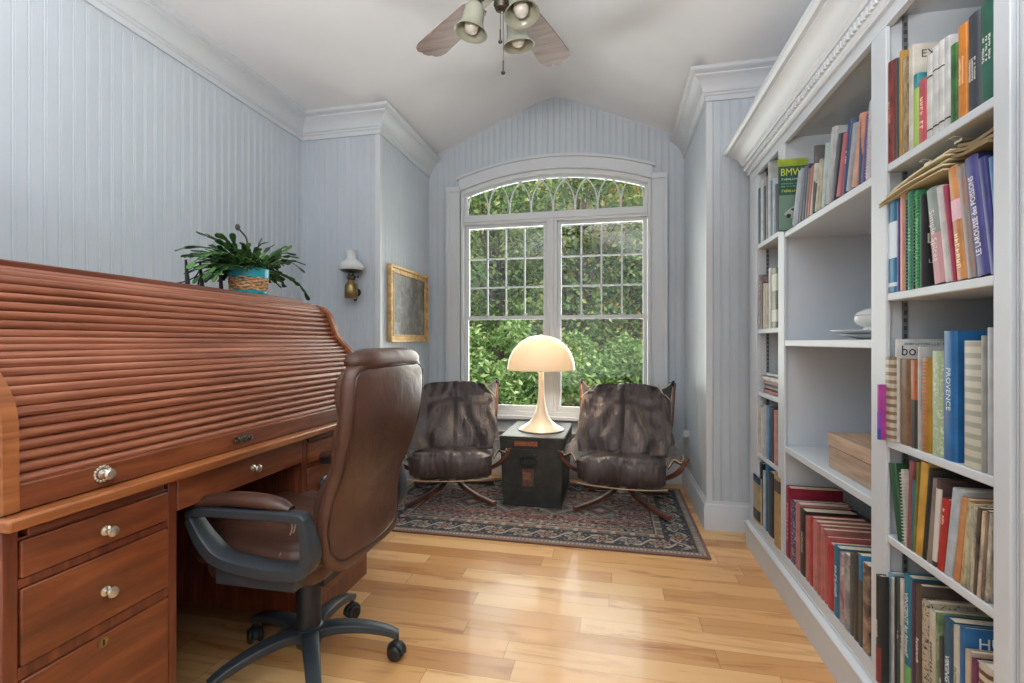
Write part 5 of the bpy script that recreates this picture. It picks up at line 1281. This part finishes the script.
def leaves(b, c, r, n, L, rnd, shell=.55):
    for _ in range(n):
        while True:
            p = Vector((rnd.uniform(-1, 1), rnd.uniform(-1, 1), rnd.uniform(-1, 1))); l = p.length
            if shell < l <= 1 or (l < 1 and rnd.random() < .25): break
        q = Vector((c[0] + p.x * r[0], c[1] + p.y * r[1], c[2] + p.z * r[2]))
        d = Vector((rnd.gauss(0, 1), rnd.gauss(0, 1), rnd.gauss(-.3, .7))).normalized(); s_ = d.orthogonal(); s_ = (Matrix.Rotation(rnd.uniform(0, 6.28), 3, d) @ s_).normalized()
        l = L * rnd.uniform(.6, 1.3); w = l * .27; up_ = d.cross(s_) * w * .3
        b.add([q, q + d * l * .45 + s_ * w + up_, q + d * l, q + d * l * .45 - s_ * w + up_], [(0, 1, 2), (0, 2, 3)])
def plant_(name, x, y, h, w, mat, n, L, label, cat, group, trunk_h=.3, blobs=9, seed=0, br=6):
    rnd = random.Random(seed); z0 = gz(x, y); root = empty(name, (x, y, z0), 0, label, cat, group)
    b = MB(); cen = []
    for k in range(blobs):
        a = rnd.uniform(0, 6.28); rr = w * .5 * sqrt(rnd.random()); t = rnd.uniform(trunk_h, .92)
        q = w * .30 * (1.15 - .55 * t); cen.append((x + rr * cos(a) * (1.2 - t * .6), y + rr * sin(a) * (1.2 - t * .6), z0 + h * t, q))
    for cx, cy, cz, q in cen: leaves(b, (cx, cy, cz), (q, q, q * .8 + .12 * h / blobs), n // blobs, L, rnd)
    b.build('foliage', mat, root)
    b = MB(); b.tube(smoothline([(x, y, z0 - .1), (x + rnd.uniform(-.1, .1) * w, y, z0 + h * .35), (x + rnd.uniform(-.1, .1) * w, y + .05, z0 + h * .85)], 6), [.035 * h * (1 - .85 * i / 12) * .6 + .006 for i in range(13)], 7)
    for cx, cy, cz, q in cen[:br]: b.tube([(x, y, z0 + h * .25), ((x + cx) / 2, (y + cy) / 2, (z0 + h * .3 + cz) / 2 + .05), (cx, cy, cz)], [.012 * h * .6 + .004, .008 * h * .5 + .003, .003], 5)
    b.build('branches', BARK, root, smooth=60)
    return root
SH = [(-3.6, 6.2, 1.75, 1.5), (-2.55, 5.9, 2.15, 1.5), (-1.65, 6.2, 1.95, 1.4), (-.85, 5.9, 1.55, 1.3), (-.1, 6.4, 1.7, 1.4), (.75, 6.0, 1.75, 1.5), (1.8, 6.6, 1.9, 1.6), (-4.8, 7.0, 2.4, 1.8)]
SL = ['bright green bush outside at the far left of the window', 'tall pale green bush behind the left sling chair outside', 'light green bush outside left of the lamp', 'low leafy bush outside directly behind the lamp', 'green bush outside right of the lamp shade', 'rounded bush outside behind the right sling chair', 'bush outside past the right window edge', 'large bush outside past the left window edge']
for i, (x, y, h, w) in enumerate(SH): plant_('garden_bush', x, y, h, w, GREEN, 5200, .085, SL[i], 'bush', 'bushes right outside the window', trunk_h=.15, blobs=12, seed=20 + i)
TR = [(-4.9, 9.5, 6.5, 3.4, TREEL, 'green tree outside seen through the left upper sash', 0), (-2.6, 10.5, 7.2, 3.4, TREEL, 'tall green tree outside behind the left sash muntins', 0), (-.7, 9.3, 6.4, 3.0, DARK, 'dark tree outside behind the window mullion', 0), (.6, 11.2, 7.0, 3.0, FALL, 'tree with orange and yellow leaves outside at the upper right', 0), (1.9, 9.6, 6.6, 3.2, TREEL, 'green tree outside at the right window edge', 0), (-7.6, 11, 7.5, 4.0, DARK, 'dark tree outside beyond the left window edge', 0),
      (-5.2, 14, 8.6, 4.6, DARK, 'deep green tree in the back row, left', 0), (-1.7, 14.5, 9.0, 4.6, FALL, 'yellowing tree in the back row, centre', 0), (1.7, 14, 8.8, 4.6, DARK, 'deep green tree in the back row, right', 0), (4.6, 12, 8, 4.2, TREEL, 'green tree outside beyond the right window edge', 0)]
for i, (x, y, h, w, m, l, _) in enumerate(TR): plant_('garden_tree', x, y, h, w, m, 12500, .115 if y < 12 else .16, l, 'tree', 'trees behind the garden bushes', trunk_h=.12, blobs=20, seed=50 + i, br=14)

# ------------------------------------------------------------------ light
w = bpy.data.worlds.new('sky'); scn.world = w; w.use_nodes = True
nt = w.node_tree; bg = nt.nodes['Background']; bg.inputs['Color'].default_value = (.86, .93, 1, 1); bg.inputs['Strength'].default_value = 2.2
def light(name, kind, loc, rot, e, c=(1, 1, 1), **k):
    l = bpy.data.lights.new(name, kind); l.energy = e; l.color = c
    for a, v in k.items(): setattr(l, a, v)
    o = bpy.data.objects.new(name, l); col.objects.link(o); o.location = loc; o.rotation_euler = rot; return o
light('sun', 'SUN', (5, 0, 9), (R(-4), R(42), 0), 3.2, (1, .95, .86), angle=R(2))
# fill light added at the unseen rear opening, behind the camera
light('rear_fill', 'AREA', ((OX0 + OX1) / 2, YB + .02, 1.25), (R(90), 0, 0), 13, (.94, .97, 1), shape='RECTANGLE', size=2.7, size_y=2.2)
# daylight through the window
light('window_daylight', 'AREA', (WCX, YW + .40, 1.5), (R(-90), 0, 0), 50, (1, 1, .96), shape='RECTANGLE', size=1.7, size_y=1.9)
fd = Vector((0, .0001, 1)); light('bounced_flash', 'AREA', (-.25, -.35, 1.62), fd.to_track_quat('-Z', 'Y').to_euler(), 92, (1, .985, .965), shape='RECTANGLE', size=1.0, size_y=.6)
scn.cycles.max_bounces = 10; scn.cycles.diffuse_bounces = 6; scn.cycles.transparent_max_bounces = 12
scn.cycles.caustics_reflective = False; scn.cycles.caustics_refractive = False
scn.cycles.sample_clamp_indirect = 6
scn.view_settings.exposure = .56
